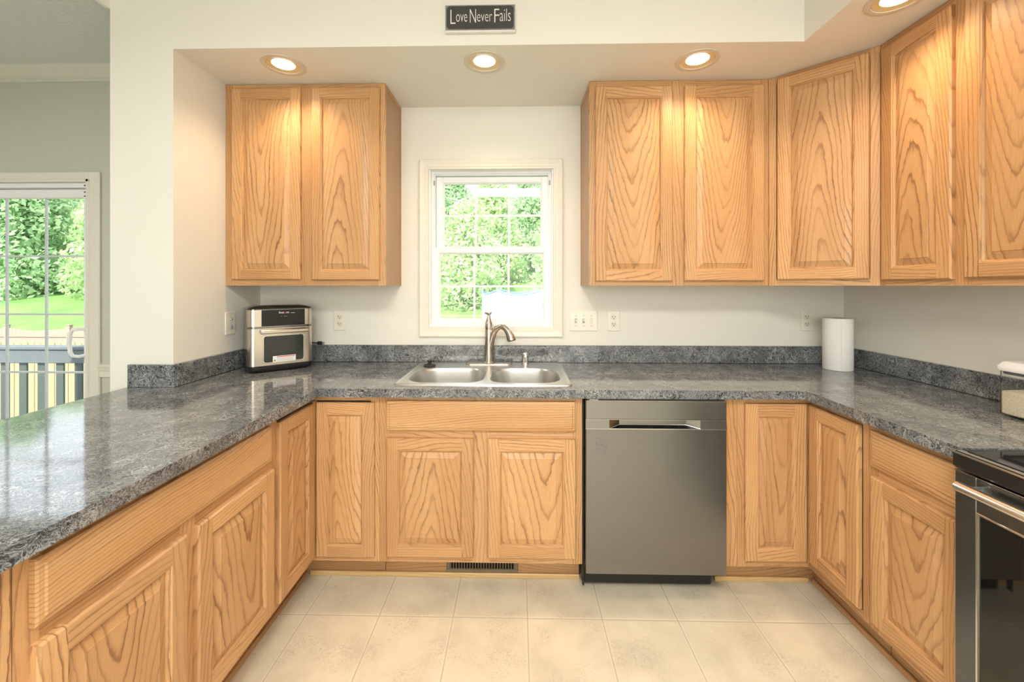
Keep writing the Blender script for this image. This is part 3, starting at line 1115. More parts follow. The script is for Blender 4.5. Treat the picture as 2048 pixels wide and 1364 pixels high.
def side_panel(mb, x, s, depth):
    """recessed skin with a scribe strip at the back and top; s = outward sign along x"""
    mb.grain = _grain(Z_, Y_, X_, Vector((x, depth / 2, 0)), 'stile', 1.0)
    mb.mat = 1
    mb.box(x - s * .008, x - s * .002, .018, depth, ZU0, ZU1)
    mb.mat = 0
    mb.grain = _grain(Z_, Y_, X_, Vector((x, depth / 2, 0)), 'stile', .85)
    mb.box(x - s * .002, x + s * .0, depth - .020, depth, ZU0, ZU1)
    mb.grain = _grain(Y_, Z_, X_, Vector((x, 0, ZU1)), 'stile', .9)
    mb.box(x - s * .002, x + s * .0, .018, depth - .02, ZU1 - .026, ZU1)


def upper_box(mb, x0, x1, depth):
    mb.mat = 1
    gh(mb, ZU0)
    mb.box(x0 + .009, x1 - .009, .019, depth, ZU0, ZU1)
    mb.mat = 0


t = thing('wall_cabinet', 'oak wall cabinet left of the window with two tall panel doors', 'cabinet', (XW + .001, -.300, 0), 0)
w = -0.704 - XW
mb = MB()
frame_part(mb, 0, w, ZU0, ZU1, [(0, .040), (w - .036, w), (.405, .478)], [(.04, w - .036, 2.405, ZU1), (.04, w - .036, ZU0, 1.41)])
mb.build('face_frame', OAK, t)
mb = MB()
upper_box(mb, 0, w, .299)
side_panel(mb, w, 1, .299)
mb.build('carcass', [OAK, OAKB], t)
part_door(t, 0.043, 0.411, 1.404, 2.417, stile=.050)
part_door(t, 0.470, 0.832, 1.402, 2.417, stile=.050)

t = thing('wall_cabinet', 'oak wall cabinet right of the window with two tall panel doors', 'cabinet', (0.373, -.300, 0), 0)
w = 1.300 - 0.373
mb = MB()
frame_part(mb, 0, w, ZU0, ZU1, [(0, .040), (w - .040, w), (.42, .50)], [(.04, w - .04, 2.405, ZU1), (.04, w - .04, ZU0, 1.405)])
mb.build('face_frame', OAK, t)
mb = MB()
upper_box(mb, 0, w, .299)
side_panel(mb, 0, -1, .299)
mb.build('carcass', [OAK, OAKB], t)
part_door(t, 0.030, 0.428, 1.395, 2.409, stile=.055)
part_door(t, 0.491, 0.898, 1.397, 2.411, stile=.055)

# diagonal corner cabinet
p0, p1 = Vector((1.302, -.300)), Vector((1.617, -.595))
ang = math.atan2(p1.y - p0.y, p1.x - p0.x)
w = (p1 - p0).length
t = thing('wall_cabinet', 'oak diagonal corner wall cabinet with one door of bold arched grain', 'cabinet', (p0.x, p0.y, 0), ang)
mb = MB()
frame_part(mb, 0.0, w, ZU0, ZU1, [(0, .034), (w - .034, w)], [(.034, w - .034, 2.405, ZU1), (.034, w - .034, ZU0, 1.405)])
mb.build('face_frame', OAK, t)
mb = MB()
mb.mat = 0
gh(mb, 0)
inv = Matrix.Rotation(-ang, 4, 'Z') @ Matrix.Translation((-p0.x, -p0.y, 0))
fp = [inv @ Vector(q) for q in ((1.320, -.300, 0), (1.617, -.578, 0), (1.917, -.592, 0), (1.917, -.002, 0), (1.3025, -.002, 0), (1.3025, -.285, 0))]
mb.prism([(q.x, max(q.y, .019)) for q in fp], ZU0, ZU1, 'z')
mb.build('carcass', OAKB, t)
part_door(t, 0.040, w - .036, 1.402, 2.424, stile=.052)

# right-hand wall cabinet
t = thing('wall_cabinet', 'oak wall cabinet on the right-hand wall beside the corner, two panel doors', 'cabinet', (1.617, -.597, 0), RR)
w = 0.68
mb = MB()
frame_part(mb, 0, w, ZU0, ZU1, [(0, .028), (w - .028, w), (.308, .368)], [(.028, w - .028, 2.405, ZU1), (.028, w - .028, ZU0, 1.408)])
mb.build('face_frame', OAK, t)
mb = MB()
upper_box(mb, 0, w, .300)
side_panel(mb, w, 1, .300)
mb.build('carcass', [OAK, OAKB], t)
part_door(t, 0.020, 0.314, 1.396, 2.412, stile=.052)
part_door(t, 0.357, 0.655, 1.399, 2.412, stile=.052)

# ------------------------------------------------------------------ countertop with backsplash
ZC0, ZC = 0.877, 0.915
HX0, HX1, HY0, HY1 = -0.560, 0.234, -0.575, -0.058
t = thing('countertop', 'charcoal marbled laminate countertop wrapping round three sides of the kitchen', 'countertop', (0, 0, 0))
mb = MB()
mb.box(XW + .001, HX0, -.656, -.001, ZC0, ZC)
mb.box(HX1, XR - .001, -.656, -.001, ZC0, ZC)
mb.box(HX0, HX1, -.656, HY0, ZC0, ZC)
mb.box(HX0, HX1, HY1, -.001, ZC0, ZC)
mb.box(-1.757, -.890, -2.36, -.656, ZC0, ZC)
mb.box(-1.757, XW + .001, -.656, YS - .001, ZC0, ZC)
mb.box(1.248, XR - .001, -1.281, -.656, ZC0, ZC)
mb.build('worktop', LAM, t)
BS = ZC + .1016
for nm, bx in (('backsplash', (XW + .021, XR - .021, -.020, -.001)), ('backsplash', (XW + .001, XW + .020, YS - .001, -.001)),
               ('backsplash', (-1.757, XW + .020, YS - .020, YS - .002)), ('backsplash', (XR - .020, XR - .001, -1.281, -.001))):
    mb = MB()
    mb.box(*bx, ZC + .0002, BS, .0015)
    mb.build(nm, LAM, t)
mb = MB()
mb.mat = 0
mb.box(XW + .021, XR - .021, -.021, -.020, ZC, ZC + .0025)
mb.box(XW + .020, XW + .022, YS - .02, -.02, ZC, ZC + .0025)
mb.box(XR - .022, XR - .020, -1.28, -.02, ZC, ZC + .0025)
mb.build('caulk_line', BLACK, t)

# ------------------------------------------------------------------ sink
t = thing('kitchen_sink', 'double-bowl stainless drop-in sink set in the countertop under the window', 'sink', (0, 0, ZC))
SX0, SX1, SY0, SY1 = -0.575, 0.250, -0.592, -0.043
zr = 0.0045
bowls = [rrect(-0.535, -0.166, -0.550, -0.215, (.10, .085, .10, .12), 8), rrect(-0.136, 0.207, -0.550, -0.215, (.085, .10, .12, .10), 8)]
mb = MB(); mb.smooth = True
out = lambda i, z: [(x, y, z) for x, y in rrect(SX0 + i, SX1 - i, SY0 + i, SY1 - i, .028 - i * .6, 5)]
mb.loft([out(0, .0004), out(.001, .004), out(.005, .0062), (out(.010, .0058)), out(.013, .0040), out(.020, zr)], False, False)
inner = [(p[0], p[1]) for p in out(.020, zr)]
pl = [[Vector((p[0], p[1], 0)) for p in lp] for lp in [inner] + bowls]
flat = [p for lp in pl for p in lp]
for tr in tessellate_polygon(pl):
    a = [flat[k] for k in tr]
    ar = (a[1].x - a[0].x) * (a[2].y - a[0].y) - (a[2].x - a[0].x) * (a[1].y - a[0].y)
    if ar < 0: a = a[::-1]
    mb.poly([(p.x, p.y, zr) for p in a])
mb.build('sink_deck', SINKM, t)
for lp in bowls:
    cx = sum(p[0] for p in lp) / len(lp); cy = sum(p[1] for p in lp) / len(lp)
    sc = lambda s, z: [(cx + (p[0] - cx) * s, cy + (p[1] - cy) * s, z) for p in lp][::-1]
    mb = MB(); mb.smooth = True
    mb.loft([sc(1, zr), sc(.992, zr - .003), sc(.983, -.010), sc(.965, -.10), sc(.945, -.15), sc(.90, -.172), sc(.80, -.180), sc(.18, -.184)], False, True)
    bw = mb.build('bowl', SINKM, t, 60)
    mb = MB().at((cx, cy, -.1838))
    mb.lathe([(.052, 0), (.050, .002), (.042, .003), (.038, .0005), (.02, .0005)], 24)
    mb.build('drain', CHROME, bw)

# faucet
FX, FY = -0.168, -0.092
t = thing('faucet', 'brushed nickel faucet with arched pull-out spout standing behind the sink', 'faucet', (FX, FY, ZC + .0048))
mb = MB(); mb.smooth = True
pts = [(x, y) for x, y in rrect(-.134, .134, -.028, .028, .0279, 10)]
lp = lambda s, z: [(x - math.copysign(min(abs(x), s), x), y * (1 - s / .028), z) for x, y in pts]
mb.loft([lp(0, 0), lp(0, .004), lp(.003, .0075), lp(.008, .009)], True, True)
mb.build('deck_plate', NICKEL, t)
mb = MB()
mb.lathe([(.033, .009), (.033, .013), (.0275, .018), (.0262, .05), (.0245, .10), (.0235, .15), (.0230, .196), (.0222, .199), (.0222, .202)], 28)
mb.build('faucet_body', NICKEL, t)
mb = MB()
mb.lathe([(.0228, .2025), (.0236, .215), (.0232, .226), (.0205, .240), (.0160, .252), (.0122, .264), (.0098, .276), (.0075, .284)], 24)
mb.tube([(0, 0, .278), (-.003, -.004, .287), (-.010, -.010, .293), (-.020, -.018, .296)], [.0085, .0078, .007, .006], 10)
mb.tube([(0, 0, .280), (.004, .002, .289), (.009, .004, .294), (.014, .006, .297)], [.0075, .007, .006, .005], 10)
mb.build('lever_handle', NICKEL, t)
mb = MB()
P = [(.004, .085, .019), (.010, .12, .0205), (.019, .155, .020), (.032, .187, .0185), (.050, .209, .0172), (.072, .220, .0165), (.094, .2165, .0165)]
cs = math.cos(.35), math.sin(.35)
mb.tube([(x * cs[0], -x * cs[1], z) for x, z, r in P], [r for *_, r in P], 18)
mb.build('spout', NICKEL, t)
mb = MB()
P = [(.092, .217, .0172), (.108, .206, .0180), (.122, .188, .0205), (.132, .168, .0240), (.1385, .150, .0275), (.1400, .1445, .0270)]
mb.tube([(x * cs[0], -x * cs[1], z) for x, z, r in P], [r for *_, r in P], 18)
sp = mb.build('spray_head', NICKEL, t)
mb = MB()
mb.tube([(.1402 * cs[0], -.1402 * cs[1], .1446), (.1415 * cs[0], -.1415 * cs[1], .1395)], [.0235, .022], 18)
mb.build('spray_face', RUBBER, sp)

t = thing('air_gap_cap', 'small polished chrome cap standing on the sink deck right of the faucet', 'sink fitting', (0.042, -0.108, ZC + .0048))
mb = MB()
mb.lathe([(.0215, 0), (.0215, .003), (.0205, .006), (.0188, .0065), (.0185, .045), (.0178, .060), (.0150, .067), (.009, .0695)], 28)
mb.build('cap', CHROME, t)
t = thing('sink_stopper', 'black rubber sink stopper lying on the left of the sink deck', 'sink stopper', (-0.497, -0.160, ZC + .0048))
mb = MB()
mb.lathe([(.033, 0), (.0345, .003), (.034, .006), (.030, .0085), (.016, .011), (.0095, .015), (.0085, .021), (.0125, .0265), (.0135, .030), (.011, .0335), (.006, .0345)], 28)
mb.build('plug', RUBBER, t)

# ------------------------------------------------------------------ dishwasher
t = thing('dishwasher', 'dark stainless dishwasher with pocket handle between oak cabinets', 'dishwasher', (0.297, -0.660, 0))
w = 0.609
mb = MB()
mb.box(.004, w - .004, 0.034, .62, .10, .866)
mb.build('tub_housing', BLACK, t)
mb = MB()
mb.box(0, w, 0, .034, .112, .7450, .002)
mb.build('door_panel', DWM, t)
mb = MB()
mb.box(0, w, 0, .034, .7880, .868, .002)
mb.build('upper_panel', DWM2, t)
mb = MB()
hx0, hx1 = .102, .496
mb.box(0, hx0, .001, .034, .7472, .7866)
mb.box(hx1, w, .001, .034, .7472, .7866)
mb.poly([(hx0, .001, .7866), (hx0, .001, .7472), (hx0 + .050, .030, .7560), (hx0 + .050, .030, .7866)])
mb.poly([(hx1, .001, .7472), (hx1, .001, .7866), (hx1 - .050, .030, .7866), (hx1 - .050, .030, .7560)])
mb.poly([(hx0 + .050, .030, .7560), (hx1 - .050, .030, .7560), (hx1 - .050, .030, .7866), (hx0 + .050, .030, .7866)])
mb.mat = 1
mb.poly([(hx0, .001, .7480), (hx1, .001, .7480), (hx1 - .050, .030, .7560), (hx0 + .050, .030, .7560)])
mb.build('pocket_handle', [DWM2, BLACKG], t)
mb = MB()
mb.box(0, w, -.0006, .03, .7452, .7470)
mb.box(0, w, -.0006, .03, .7866, .7878)
mb.box(0, w, .0, .034, .868, .8695)
mb.box(hx0, hx1, -.0004, .002, .7472, .7486)
mb.tube([(hx0, .001, .7484), (hx0 + .050, .0295, .7566), (hx1 - .050, .0295, .7566), (hx1, .001, .7484)], .0009, 6)
mb.build('edge_strip', BRIGHT, t)
mb = MB()
mb.box(.006, w - .006, .006, .06, .8698, .8755)
text_faces(mb, 'SAMSUNG', .0062, Matrix.Translation((.016, .0055, .8705)) @ FRONT, .0003, 1.35)
cp = mb.build('control_strip', BLACK, t)
cp.data.materials.append(STICKER)
for p in cp.data.polygons:
    if p.center.y < .0062 and p.index > 5: p.material_index = 1
mb = MB()
mb.box(-.009, -.001, .040, .062, .03, .872, .003)
mb.build('side_seal', RUBBER, t)
mb = MB()
mb.box(-.004, w - .018, .085, .125, .004, .099, .012)
mb.build('toe_panel', BLACK, t)
mb = MB()
random.seed(3)
for i in range(9):
    for j in range(12):
        if random.random() < .72:
            x = .042 + i * .0058 + random.uniform(-.001, .001); z = .640 + j * .0057
            mb.poly([(x, -.0004, z), (x + .0055, -.0004, z), (x + .0055, -.0004, z + .0054), (x, -.0004, z + .0054)])
mb.build('sticker_residue', plain('glue_residue', (0.20, 0.19, 0.18), .7), t)
random.seed(11)

# ------------------------------------------------------------------ range
t = thing('range', 'black stainless electric range with glass cooktop at the right edge', 'range', (1.225, -1.2845, 0), RR)
w = 0.757      # local x -> -Y, y -> +X
mb = MB()
mb.box(.004, w - .004, .045, .68, .03, .862)
mb.build('range_body', BLACK, t)
mb = MB()
mb.box(0, w, -.012, .69, .866, .914, .008)
ct = mb.build('cooktop', BLACK, t)
mb = MB()
mb.box(.022, w - .022, .012, .66, .9142, .9172, .001)
mb.build('cooktop_glass', BLACKG, ct)
mb = MB()
mb.box(.006, w - .006, -.0135, -.0115, .909, .913)
mb.box(.012, w - .012, -.006, .010, .9138, .9152)
mb.build('cooktop_rim', BRIGHT, ct)
mb = MB()
gw0, gw1, gz0, gz1 = .056, w - .056, .235, .764
mb.box(0, gw0, 0, .042, .19, .858, .003)
mb.box(gw1, w, 0, .042, .19, .858, .003)
mb.box(gw0 - .002, gw1 + .002, 0, .042, gz1, .858, .003)
mb.box(gw0 - .002, gw1 + .002, 0, .042, .19, gz0, .003)
od = mb.build('oven_door', RANGEM, t)
mb = MB()
mb.box(gw0, gw1, .003, .03, gz0, gz1)
mb.build('oven_window', plain('oven_black_glass', (0.006, 0.006, 0.006), .03, Specular_IOR_Level=.7), od)
mb = MB()
frame_profile(mb, gw0 - .002, gw1 + .002, gz0 - .002, gz1 + .002, [(0, .0), (.001, -.0015), (.005, -.0015), (.006, .003)])
mb.box(0, w, -.0005, .042, .8578, .8592)
mb.build('window_trim', BRIGHT, od)
mb = MB()
mb.tube([(.040, -.034, .829), (w - .040, -.034, .829)], .0135, 18)
for x in (.065, w - .065):
    mb.tube([(x, 0, .829), (x, -.034, .829)], .009, 10)
mb.build('door_handle', BRIGHT, od)
mb = MB()
mb.box(.105, w - .105, -.0008, .004, .838, .845, .0005)
mb.build('vent_slot', DARK, od)
mb = MB()
mb.box(0, w, .002, .042, .045, .185, .003)
mb.build('storage_drawer', RANGEM, t)
for x in (.05, w - .05):
    for y in (.08, .62):
        mb = MB()
        mb.tube([(x, y, 0), (x, y, .03)], .016, 10)
        mb.build('foot', BLACK, t)

# ------------------------------------------------------------------ toaster oven
A = (-1.384, -0.384)
t = thing('toaster_oven', 'stainless and black air fryer toaster oven standing in the left corner of the counter', 'toaster oven', (A[0], A[1], ZC), math.radians(41))
W, D = .312, .215
ft = rrect(0, W, 0, D, (.030, .030, .035, .035), 6)
ins = lambda i, z: [(x, y, z) for x, y in rrect(i, W - i, i, D - i, (.030, .030, .035, .035), 6)]
mb = MB(); mb.smooth = True
mb.loft([ins(.012, .002), ins(.004, .010), ins(.001, .022), ins(.001, .034), ins(.006, .036)], True, True)
bs = mb.build('base', BLACK, t)
for x in (.035, W - .035):
    for y in (.04, D - .04):
        mb = MB().at((x, y, 0)); mb.lathe([(.010, .0004), (.010, .004)], 12); mb.build('rubber_foot', RUBBER, t)


def shell(mb, i, z0, z1, y_to):
    """front shell wrapping the rounded front corners back to depth y_to"""
    pts = [p for p in rrect(i, W - i, i, D - i, (.030, .030, .035, .035), 8)]
    n = 9
    fr = [(i, y_to)] + pts[0:n] + pts[n:2 * n] + [(W - i, y_to)]
    lo = [(x, y, z0) for x, y in fr]; hi = [(x, y, z1) for x, y in fr]
    for k in range(len(fr) - 1):
        mb.poly([lo[k], lo[k + 1], hi[k + 1], hi[k]])


mb = MB(); mb.smooth = True
mb.loft([ins(.003, .036), ins(.003, .330), ins(.012, .340), ins(.035, .348)], False, True)
mb.build('housing', plain('glossy_dark_steel_housing', (0.20, 0.20, 0.20), .12, 1.0), t)
mb = MB(); mb.smooth = True
mb.loft([ins(.0005, .3305), ins(.001, .336), ins(.012, .343), ins(.045, .352), ins(.05, .352)], True, True)
mb.build('top_cover', plain('glossy_black_top', (0.02, 0.018, 0.016), .08, Specular_IOR_Level=.7), t)
# upper fascia
mb = MB(); mb.smooth = True
shell(mb, .0005, .243, .3305, .07)
fa = mb.build('upper_fascia', ROSE, t)
mb = MB()
mb.box(.060, .268, -.0012, .004, .2435, .3295, .0008)
cpn = mb.build('control_panel', BLACKG, t)
mb = MB()
text_faces(mb, 'Inst  nt', .0165, Matrix.Translation((.140, -.0016, .3085)) @ FRONT, .0002, 1.05)
text_faces(mb, 'omniplus', .0055, Matrix.Translation((.197, -.0016, .3090)) @ FRONT, .0002, 1.0)
mb.build('logo_text', STICKER, cpn)
mb = MB()
text_faces(mb, 'a', .0165, Matrix.Translation((.1675, -.0016, .3085)) @ FRONT, .0002, .9)
mb.build('logo_letter', RED, cpn)
mb = MB()
for x in (.150, .166, .176):
    mb.box(x, x + .004, -.0016, -.0010, .292, .2945)
mb.build('indicator_marks', GREY, cpn)
# door: shell with a window hole (flat front built around the opening)
mb = MB(); mb.smooth = True
shell(mb, .0005, .0365, .052, .07)
shell(mb, .0005, .192, .232, .07)
pts = rrect(.0005, W - .0005, .0005, D, (.030, .030, .035, .035), 8)
for seq in ([(.0005, .07)] + pts[0:9] + [(.070, .0005)], [(.262, .0005)] + pts[9:18] + [(W - .0005, .07)]):
    for a, b2 in zip(seq[:-1], seq[1:]):
        mb.poly([(*a, .052), (*b2, .052), (*b2, .192), (*a, .192)])
door = mb.build('oven_door', ROSE, t)
mb = MB()
wl = rrect(.066, .266, .049, .195, .014, 5)
hl = rrect(.0705, .2615, .0525, .1905, .012, 5)
mb.loft([[(x, 0, z) for x, z in wl], [(x, -.0012, z) for x, z in rrect(.067, .265, .050, .194, .0135, 5)], [(x, -.0012, z) for x, z in hl], [(x, .003, z) for x, z in hl]], False, False)
mb.build('window_bezel', BRIGHT, door)
mb = MB()
mb.poly([(x, .0014, z) for x, z in hl])
mb.build('window_glass', plain('smoked_oven_window', (0.035, 0.038, 0.033), .06, Specular_IOR_Level=.4), door)
mb = MB()
mb.box(.052, .282, -.028, -.016, .205, .226, .004)
mb.box(.062, .082, -.018, .001, .208, .223)
mb.box(.252, .272, -.018, .001, .208, .223)
mb.build('door_handle', ROSE, door)
mb = MB()
mb.box(.112, .222, -.0016, -.0012, .050, .083)
sk = mb.build('warning_sticker', STICKER, door)
mb = MB()
mb.box(.131, .219, -.0021, -.0016, .0765, .0805)
mb.build('sticker_band', RED, sk)
mb = MB()
for k in range(5):
    mb.box(.131, .219 - (k % 3) * .006, -.0020, -.0016, .0535 + k * .0044, .0547 + k * .0044)
mb.build('sticker_text', GREY, sk)
mb = MB()
mb.prism([(.116, .056), (.127, .056), (.1215, .068)], -.0020, -.0016, 'y')
mb.build('sticker_symbol', OLIVE, sk)
mb = MB()
mb.tube([(.262, .205, .06), (.296, .190, .062), (.318, .181, .095), (.334, .178, .113), (.356, .172, .116), (.378, .163, .112)], .0035, 8)
cd = mb.build('power_cord', RUBBER, t)
# plug lying on top of the backsplash beside the oven, end of that cord
mb = MB().at((.389, .155, .1022), -math.radians(41))
mb.box(-.016, .012, -.008, .008, .0, .020, .004)
for dz in (.006, .013):
    mb.box(.012, .026, -.0035, .0035, dz, dz + .002)
mb.build('power_plug', RUBBER, t)


# ------------------------------------------------------------------ wall plates
def outlet(label, x, z, gfci=False):
    t = thing('wall_outlet', label, 'outlet', (x, 0, z), 0, 'ivory duplex outlets on the back wall')
    mb = MB()
    mb.box(-.037, .037, -.006, -.0005, -.061, .061, .003)
    pl = mb.build('cover_plate', PLATE, t)
    for dz in (-.0205, .0205):
        mb = MB()
        o = rrect(-.017, .017, dz - .0145, dz + .0145, .011, 5)
        mb.prism(o, -.0085, -.0055, 'y')
        rc = mb.build('receptacle', PLATE2, t)
        mb = MB()
        mb.box(-.0085, -.0060, -.0090, -.008, dz - .001, dz + .008)
        mb.box(.0055, .0075, -.0090, -.008, dz - .001, dz + .007)
        mb.box(-.0025, .0025, -.0090, -.008, dz - .0095, dz - .005, .001)
        mb.build('slots', DARK, rc)
    mb = MB().at((0, -.0062, 0), rx=PI / 2)
    mb.lathe([(.003, 0), (.003, .001)], 10)
    mb.build('screw', PLATE2, t)
    return t


outlet('ivory duplex outlet left of the window, above the backsplash by the toaster oven', -1.0755, 1.163)
outlet('ivory duplex outlet just right of the triple light switch', 0.569, 1.163)
outlet('ivory duplex outlet near the right corner, beside the paper towel roll', 1.701, 1.166)

t = thing('light_switch', 'ivory triple switch plate right of the window', 'light switch', (0.3905, 0, 1.163))
mb = MB()
mb.box(-.0835, .0835, -.006, -.0005, -.061, .061, .003)
mb.build('cover_plate', PLATE, t)
for k, (x, up) in enumerate(((-.046, 1), (0, -1), (.046, 0))):
    mb = MB()
    if k < 2:
        mb.at((x, -.006, 0), rx=.5 * up)
        mb.box(-.0045, .0045, -.014, .003, -.009, .009, .002)
        tg = mb.build('toggle', PLATE2, t)
    else:
        mb.box(x - .007, x + .007, -.0095, -.005, -.018, .018, .002)
        tg = mb.build('dimmer_slider', PLATE2, t)
    mb = MB()
    mb.box(x - .0065, x + .0065, -.0068, -.0058, -.0135, .0135)
    mb.build('switch_slot', GREY, t)
    for z in (-.030, .030):
        mb = MB().at((x, -.006, z), rx=PI / 2)
        mb.lathe([(.003, 0), (.003, .001)], 8)
        mb.build('screw', GREY, t)

t = thing('cable_plate', 'ivory wall plate on the left wing wall beside the toaster oven', 'wall plate', (XW, -0.268, 1.169), RL)
mb = MB()
mb.box(-.038, .038, -.006, -.0005, -.061, .061, .003)
mb.build('cover_plate', PLATE, t)
mb = MB()
mb.box(-.006, .006, -.0135, -.0055, -.028, -.014, .001)
mb.build('jack', GREY, t)
mb = MB().at((0, -.006, .022), rx=PI / 2)
mb.lathe([(.006, 0), (.006, .002), (.004, .007)], 12)
mb.build('connector', BRIGHT, t)

# ------------------------------------------------------------------ paper towel, rice container
t = thing('paper_towel_roll', 'white paper towel roll standing upright in the right-hand counter corner', 'paper towels', (1.748, -0.178, ZC))
mb = MB()
mb.lathe([(.067, .001), (.0685, .004), (.0685, .276), (.067, .280)], 48, True, False)
L1 = [(.067 * math.cos(2 * PI * k / 48), .067 * math.sin(2 * PI * k / 48), .280) for k in range(48)]
L2 = [(.021 * math.cos(2 * PI * k / 48), .021 * math.sin(2 * PI * k / 48), .280) for k in range(48)]
mb.loft([L1, L2], False, False)
mb.box(-.030, -.0297, -.0640, -.0612, .003, .277)
mb.build('paper_roll', PAPER, t)
mb = MB()
L3 = [(x * .95, y * .95, .2795) for x, y, z in L2]
L4 = [(x * .95, y * .95, .01) for x, y, z in L2]
mb.loft([L2, L3, L4], False, True)
mb.build('cardboard_core', CARD, t)

t = thing('food_container', 'clear square storage container with white lid on the right-hand counter', 'container', (1.7035, -0.965, ZC), RR)
W2 = .165
mb = MB(); mb.smooth = True
o = lambda i, z: [(x, y, z) for x, y in rrect(i, W2 - i, i, W2 - i, .016, 5)]
mb.loft([o(.006, .001), o(.001, .006), o(.001, .158)], True, False)
n_ = lambda i, z: [(x, y, z) for x, y in rrect(i, W2 - i, i, W2 - i, .014, 5)][::-1]
mb.loft([n_(.003, .158), n_(.003, .010), n_(.008, .005)], False, True)
mb.build('canister', ACRYL, t)
mb = MB(); mb.smooth = True
mb.loft([o(.006, .1475), o(.005, .1580)], False, False)
mb.build('seal_ring', GASKET, t)
mb = MB(); mb.smooth = True
mb.loft([o(-.003, .1585), o(-.0045, .162), o(-.0045, .174), o(.004, .189), o(.010, .192)], True, True)
lid = mb.build('lid', WHITEP, t)
mb = MB().at((W2 / 2, W2 / 2, .192)); mb.lathe([(.034, 0), (.033, .004), (.028, .006)], 24); mb.build('lid_button', WHITEP, lid)
mb = MB(); mb.smooth = True
ri = lambda i, z, b=0: [(x, y, z + b * (x * 9 + y * 3) * .01) for x, y in rrect(i, W2 - i, i, W2 - i, .013, 5)]
mb.loft([ri(.009, .0062), ri(.0045, .010), ri(.0042, .086, .6), ri(.02, .0885, .6), ri(.05, .090, .5)], True, True)
r_ = mb.build('rice', RICE)
r_.location = (1.7035, -0.965, ZC); r_.rotation_euler = (0, 0, RR)
tag(r_, 'pale uncooked rice filling the lower half of the clear container', 'rice', None, 'stuff')

# ------------------------------------------------------------------ toe-kick register
t = thing('floor_register', 'brown metal heating register set in the toe kick under the sink', 'vent', (-0.337, -0.5255, 0.0225))
W3, H3 = .338, .072
mb = MB()
mb.box(0, W3, -.008, 0, 0, .017, .003)
mb.box(0, W3, -.008, 0, H3 - .008, H3, .003)
mb.box(0, .017, -.008, 0, .015, H3 - .006, .003)
mb.box(W3 - .019, W3, -.008, 0, .015, H3 - .006, .003)
mb.build('register_frame', VENTM, t)
mb = MB()
mb.box(.012, W3 - .012, -.0022, -.0005, .012, H3 - .004)
mb.build('duct_opening', DARK, t)
mb = MB()
for k in range(24):
    x = .020 + k * (W3 - .040) / 23
    mb.box(x - .0017, x + .0017, -.0075, -.001, .015, H3 - .006)
mb.build('louvers', VENTM, t)

# ------------------------------------------------------------------ sign
t = thing('wall_sign', 'small charcoal sign with white lettering hung on the soffit face', 'sign', (-0.3235, YS, 2.4925))
W4, H4 = .3125, .1225
mb = MB()
mb.box(0, W4, -.018, -.0006, 0, H4, .002)
mb.build('sign_board', plain('white_sign_edge', (.74, .72, .67), .6), t)
mb = MB()
mb.box(.0025, W4 - .0025, -.0190, -.0181, .009, H4 - .003, .0003)
mb.build('worn_border', SIGNE, t)
mb = MB()
mb.prism(rrect(.008, W4 - .008, .014, H4 - .008, .014, 5), -.0196, -.0190, 'y')
fc = mb.build('sign_face', CHALK, t)
mb = MB()
def text_fit(mb, txt, x0, x1, z0, z1, y):
    """letters stretched to fill the box x0..x1, z0..z1"""
    tmp = MB()
    text_faces(tmp, txt, 1.0, Matrix.Identity(4), 0.0, offset=-0.013)
    xs = [v.x for v in tmp.v]; ys = [v.y for v in tmp.v]
    kx = (x1 - x0) / (max(xs) - min(xs)); kz = (z1 - z0) / (max(ys) - min(ys))
    for f in tmp.f:
        if (tmp.v[f[1]] - tmp.v[f[0]]).cross(tmp.v[f[2]] - tmp.v[f[0]]).z < 0: f = f[::-1]
        P = [(x0 + (tmp.v[k].x - min(xs)) * kx, y, z0 + (tmp.v[k].y - min(ys)) * kz) for k in f]
        mb.poly(P, False)


for s, x0, x1, z0, z1 in [('L', .025, .047, .037, .099), ('ove', .050, .099, .046, .079), ('N', .111, .138, .041, .101), ('ever', .143, .209, .046, .078),
                          ('F', .219, .241, .041, .101), ('ails', .2435, .291, .046, .101)]:
    text_fit(mb, s, x0, x1, z0, z1, -.0199)
mb.build('lettering', SIGNW, fc)

# ------------------------------------------------------------------ downlights
dl_labels = ['recessed downlight in the soffit above the left wall cabinet', 'recessed downlight in the soffit below the sign, above the window',
             'recessed downlight in the soffit above the cabinet right of the window', 'recessed downlight cut by the top edge, above the right-hand wall cabinets']
for (x, y), lab in zip(LIGHTS, dl_labels):
    t = thing('recessed_downlight', lab, 'ceiling light', (x, y, SOF), 0, 'recessed soffit downlights')
    mb = MB()
    lo = lambda r, z: [(r * math.cos(2 * PI * k / 40), r * math.sin(2 * PI * k / 40), z) for k in range(40)][::-1]
    mb.smooth = True
    mb.loft([lo(.099, -.0003), lo(.098, -.004), lo(.088, -.006), lo(.0775, -.004), lo(.0765, .0)], False, False)
    mb.build('trim_ring', LTRIM, t)
    mb = MB(); mb.smooth = True
    mb.loft([lo(.0765, .0), lo(.0745, -.0015), lo(.062, .0025), lo(.0525, .0030)], False, False)
    mb.build('baffle', BAFFLE, t)
    mb = MB(); mb.smooth = True
    mb.loft([lo(.0525, .0030), lo(.050, .0012), lo(.042, -.0010), (lo(.022, -.0026)), lo(.004, -.0030)], False, True)
    mb.build('lamp_lens', LENS, t)
    d = bpy.data.lights.new('downlight_lamp', 'SPOT')
    d.energy = DOWNLIGHT_W
    d.color = DOWNLIGHT_COL
    d.spot_size = math.radians(140)
    d.spot_blend = 1.0
    d.shadow_soft_size = 0.045
    o_ = bpy.data.objects.new('downlight_lamp', d)
    C.objects.link(o_)
    o_.location = (x, y, SOF - .010)

